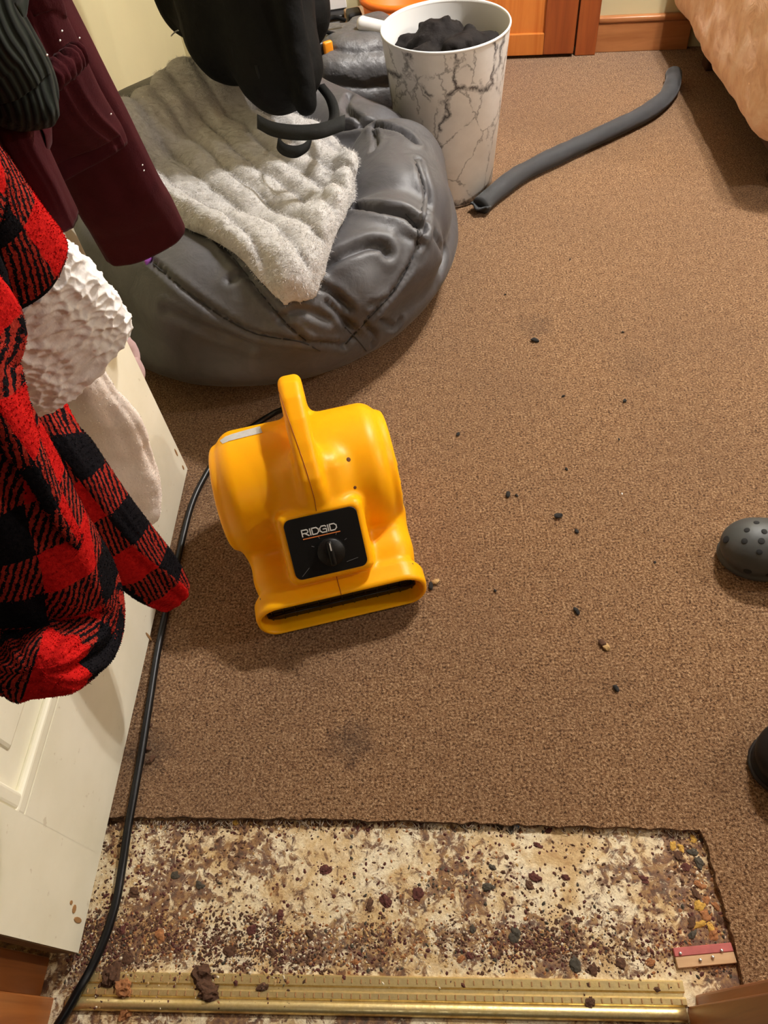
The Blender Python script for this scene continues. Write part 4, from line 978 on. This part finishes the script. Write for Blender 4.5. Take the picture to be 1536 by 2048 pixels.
for px, py, r, m_ in ((1345, 1690, .010, 'chip_yellow'), (1362, 1696, .009, 'chip_yellow'), (1386, 1678, .008, 'chip_yellow'), (1398, 1725, .013, 'chip_slate'), (1385, 1705, .010, 'chip_slate'), (1356, 1712, .012, 'chip_brown'), (1372, 1735, .010, 'chip_maroon'),
                      (1400, 1770, .012, 'chip_orange'), (1393, 1790, .011, 'chip_brown'), (1398, 1812, .011, 'chip_yellow'), (1412, 1800, .009, 'chip_orange'), (1400, 1848, .013, 'chip_yellow'), (1420, 1855, .011, 'chip_yellow'), (1412, 1830, .011, 'chip_orange'), (1432, 1812, .010, 'chip_orange'), (1383, 1845, .012, 'chip_brown'), (1428, 1868, .011, 'chip_orange'), (1440, 1840, .009, 'chip_brown'), (1385, 1870, .010, 'chip_slate'),
                      (1033, 1652, .008, 'chip_blue'), (1022, 1660, .010, 'chip_slate'), (1000, 1652, .009, 'chip_slate'), (1098, 1660, .008, 'chip_maroon'), (1074, 1690, .010, 'chip_maroon'), (940, 1640, .007, 'chip_yellow'), (925, 1648, .009, 'chip_slate'), (470, 1645, .007, 'chip_yellow'), (985, 1735, .008, 'chip_slate'), (975, 1775, .014, 'chip_slate'), (1030, 1870, .013, 'chip_slate'), (945, 1860, .009, 'chip_slate'),
                      (922, 1918, .009, 'chip_orange'), (938, 1912, .008, 'chip_maroon'), (1150, 1930, .013, 'chip_slate'), (1185, 1940, .011, 'chip_brown'), (1070, 1755, .013, 'chip_maroon'), (1060, 1770, .010, 'chip_brown'), (1290, 1760, .009, 'chip_maroon'), (1130, 1755, .010, 'chip_maroon'), (710, 1925, .008, 'chip_orange'), (400, 1770, .011, 'chip_slate'), (270, 1785, .012, 'chip_brown'), (350, 1750, .010, 'chip_slate'), (650, 1740, .012, 'chip_maroon'), (770, 1800, .016, 'chip_maroon'), (740, 1810, .012, 'chip_brown'), (835, 1790, .015, 'chip_maroon'), (1300, 1925, .010, 'chip_orange'), (1240, 1925, .010, 'chip_brown'),
                      (460, 1902, .013, 'chip_brown'), (235, 1935, .014, 'chip_brown'), (258, 1915, .012, 'chip_brown'), (505, 1860, .011, 'chip_maroon'), (545, 1905, .012, 'chip_brown'), (320, 1870, .013, 'chip_orange'), (245, 1860, .010, 'chip_maroon'), (620, 1870, .012, 'chip_brown'), (560, 1830, .011, 'chip_maroon')):
    fl_list.append((px, py, r, m_, COLW[m_]+' foam flake '+where(px, py)))
ORD = ['first', 'second', 'third', 'fourth', 'fifth', 'sixth', 'seventh', 'eighth', 'ninth', 'tenth', 'eleventh', 'twelfth', 'thirteenth', 'fourteenth', 'fifteenth', 'sixteenth', 'seventeenth', 'eighteenth']
for px, py, r, m_, l_ in fl_list:
    same = sorted(q[:2] for q in fl_list if q[4] == l_)
    flake(px, py, r*.72, m_, l_ if len(same) == 1 else l_+', '+ORD[same.index((px, py))]+' from the left', 'foam padding flakes on the subfloor', h=.3)
for px, py, r, m_, l in ((523, 1976, .009, 'chip_brown', 'dark crumb on the middle of the brass strip'), (248, 1975, .016, 'chip_orange', 'orange brown flake on the left end of the brass strip'), (418, 1985, .017, 'chip_brown', 'clump of dark crumbs on the left half of the brass strip'), (405, 1955, .016, 'chip_brown', 'dark clump touching the back of the brass strip'), (1180, 2005, .007, 'chip_brown', 'small dark crumb near the right end of the brass strip'), (225, 1950, .018, 'chip_brown', 'dark clump beside the black cord on the brass strip'), (252, 2025, .012, 'chip_orange', 'orange flake in front of the brass strip')):
    p = at(px, py, 0)
    flake(px, py, r, m_, l, None, z=zb(p[0], p[1]) if py < 2015 else ZS, h=.6)
# crumbs on the carpet
def crumb(px, py, r, m_, lab_, grp='crumbs on the carpet'):
    p = at(px, py, 0); bm = bmesh.new(); bmesh.ops.create_icosphere(bm, subdivisions=2, radius=r)
    for v in bm.verts: v.co = Vector((v.co.x*1.3, v.co.y*.8, v.co.z*.6))*(1+.9*float(vnoise(np.array([v.co[:]])*1.0+px, 2.2/r*.5)[0]))
    bm.verts.index_update(); V = np.array([v.co[:] for v in bm.verts]); F = [tuple(v.index for v in f.verts) for f in bm.faces]; bm.free()
    V = V@rz(rng.uniform(0, 6)).T; V[:, 2] -= V[:, 2].min(); V += np.array([p[0], p[1], -.0004]); props(obj('carpet_crumb', (V, F), m_, smooth=False), lab_, 'crumb', grp)
cr = sorted(((1070, 682, .0085), (916, 870, .005), (1126, 793, .0035), (1249, 803, .005), (1238, 879, .003), (1133, 939, .0035), (1016, 990, .006), (1034, 992, .0035), (1117, 1034, .007), (1153, 1063, .0045), (1152, 1224, .006), (1232, 1378, .006), (1246, 665, .003), (990, 1182, .003), (1310, 1125, .003), (1010, 590, .003), (1140, 520, .003)), key=lambda q: q[1])
for i_, (px, py, r) in enumerate(cr):
    crumb(px, py, r, 'chip_black', 'tiny dark crumb on the brown carpet, '+ORD[i_]+' counting down from the bin')
crumb(862, 1172, .0065, 'chip_black', 'dark crumb beside the fan outlet on the carpet', None); crumb(871, 1165, .0065, 'chip_tan', 'tan crumb beside the fan outlet on the carpet', None)
crumb(1204, 1288, .0075, 'chip_brown', 'dark brown crumb right of the fan on the carpet', None); crumb(1212, 1295, .0065, 'chip_tan', 'tan crumb right of the fan on the carpet', None)
crumb(1244, 988, .0022, 'lint', 'tiny white speck left of the grey clog', None)
for i_, (px, py, r) in enumerate(((300, 1452, .0045), (296, 1500, .005), (306, 1518, .006), (299, 1524, .004))): crumb(px, py, r, 'chip_brown', 'brown crumb on the carpet beside the black cord, '+ORD[i_]+' from the top', 'crumbs beside the cord')
# frayed carpet backing along the cut
fr = []
for i in range(170):
    x = rng.uniform(-.55, .38); y = .300-.0345*max(0, (x+.19)) - .001
    a = rng.uniform(-2.6, -.5); L = rng.uniform(.003, .016); fr.append(tube([(x, y+.002, -.006), (x+L*.5*math.cos(a), y+L*.5*math.sin(a), -.005), (x+L*math.cos(a)+rng.normal(0, .003), y+L*math.sin(a), ZS+.0012)], .0005, 4))
props(obj('carpet_fray', join(*fr), 'fray', smooth=False), 'loose backing threads along the cut carpet edge', 'threads', None, 'stuff')

# ================================================================== ceiling lamp (gives the room its light)
lamp = empty('ceiling_lamp', (LAMP[0], LAMP[1], 2.40), 'round flush ceiling lamp lighting the room', 'lamp')
LX, LY = LAMP[0], LAMP[1]
obj('lamp_base', lathe([(0, 2.40), (.07, 2.40), (.07, 2.385), (.0, 2.38)], (LX, LY, 0), 40), 'white_plastic', lamp)
obj('lamp_stem', tube([(LX, LY, 2.385), (LX, LY, 2.25)], .012, 12), 'steel', lamp)
obj('added_shade', lathe([(.0, 2.262), (.10, 2.255), (.18, 2.215), (.235, 2.135), (.231, 2.135), (.176, 2.211), (.10, 2.249), (.0, 2.256)], (LX, LY, 0), 56), 'steel', lamp)  # opaque shade, unseen, added to keep light off the ceiling
for k in (-1, 1): obj('lamp_socket', tube([(LX+.07*k, LY-.05*k, 2.252), (LX+.07*k, LY-.05*k, 2.215)], .016, 14), 'white_plastic', lamp)

# unseen fill lamp added on the right wall to brighten bin, door and cuff
fill_fixture = empty('added_fill_lamp', (2.41, FILL_POS[1], FILL_POS[2]), 'added unseen fill lamp with bare bulb on the right hand wall', 'lamp')
obj('back_plate', disc((2.404, FILL_POS[1], FILL_POS[2]-.10), (-1, 0, 0), .05, .006, 24), 'steel', fill_fixture)
obj('lamp_arm', tube(smoothpts([(2.40, FILL_POS[1], FILL_POS[2]-.10), (2.32, FILL_POS[1], FILL_POS[2]-.125), (2.25, FILL_POS[1], FILL_POS[2]-.10)], 12), .007, 8), 'steel', fill_fixture)
obj('lamp_socket', tube([(2.25, FILL_POS[1], FILL_POS[2]-.105), (2.25, FILL_POS[1], FILL_POS[2]-.055)], .016, 12), 'white_plastic', fill_fixture)
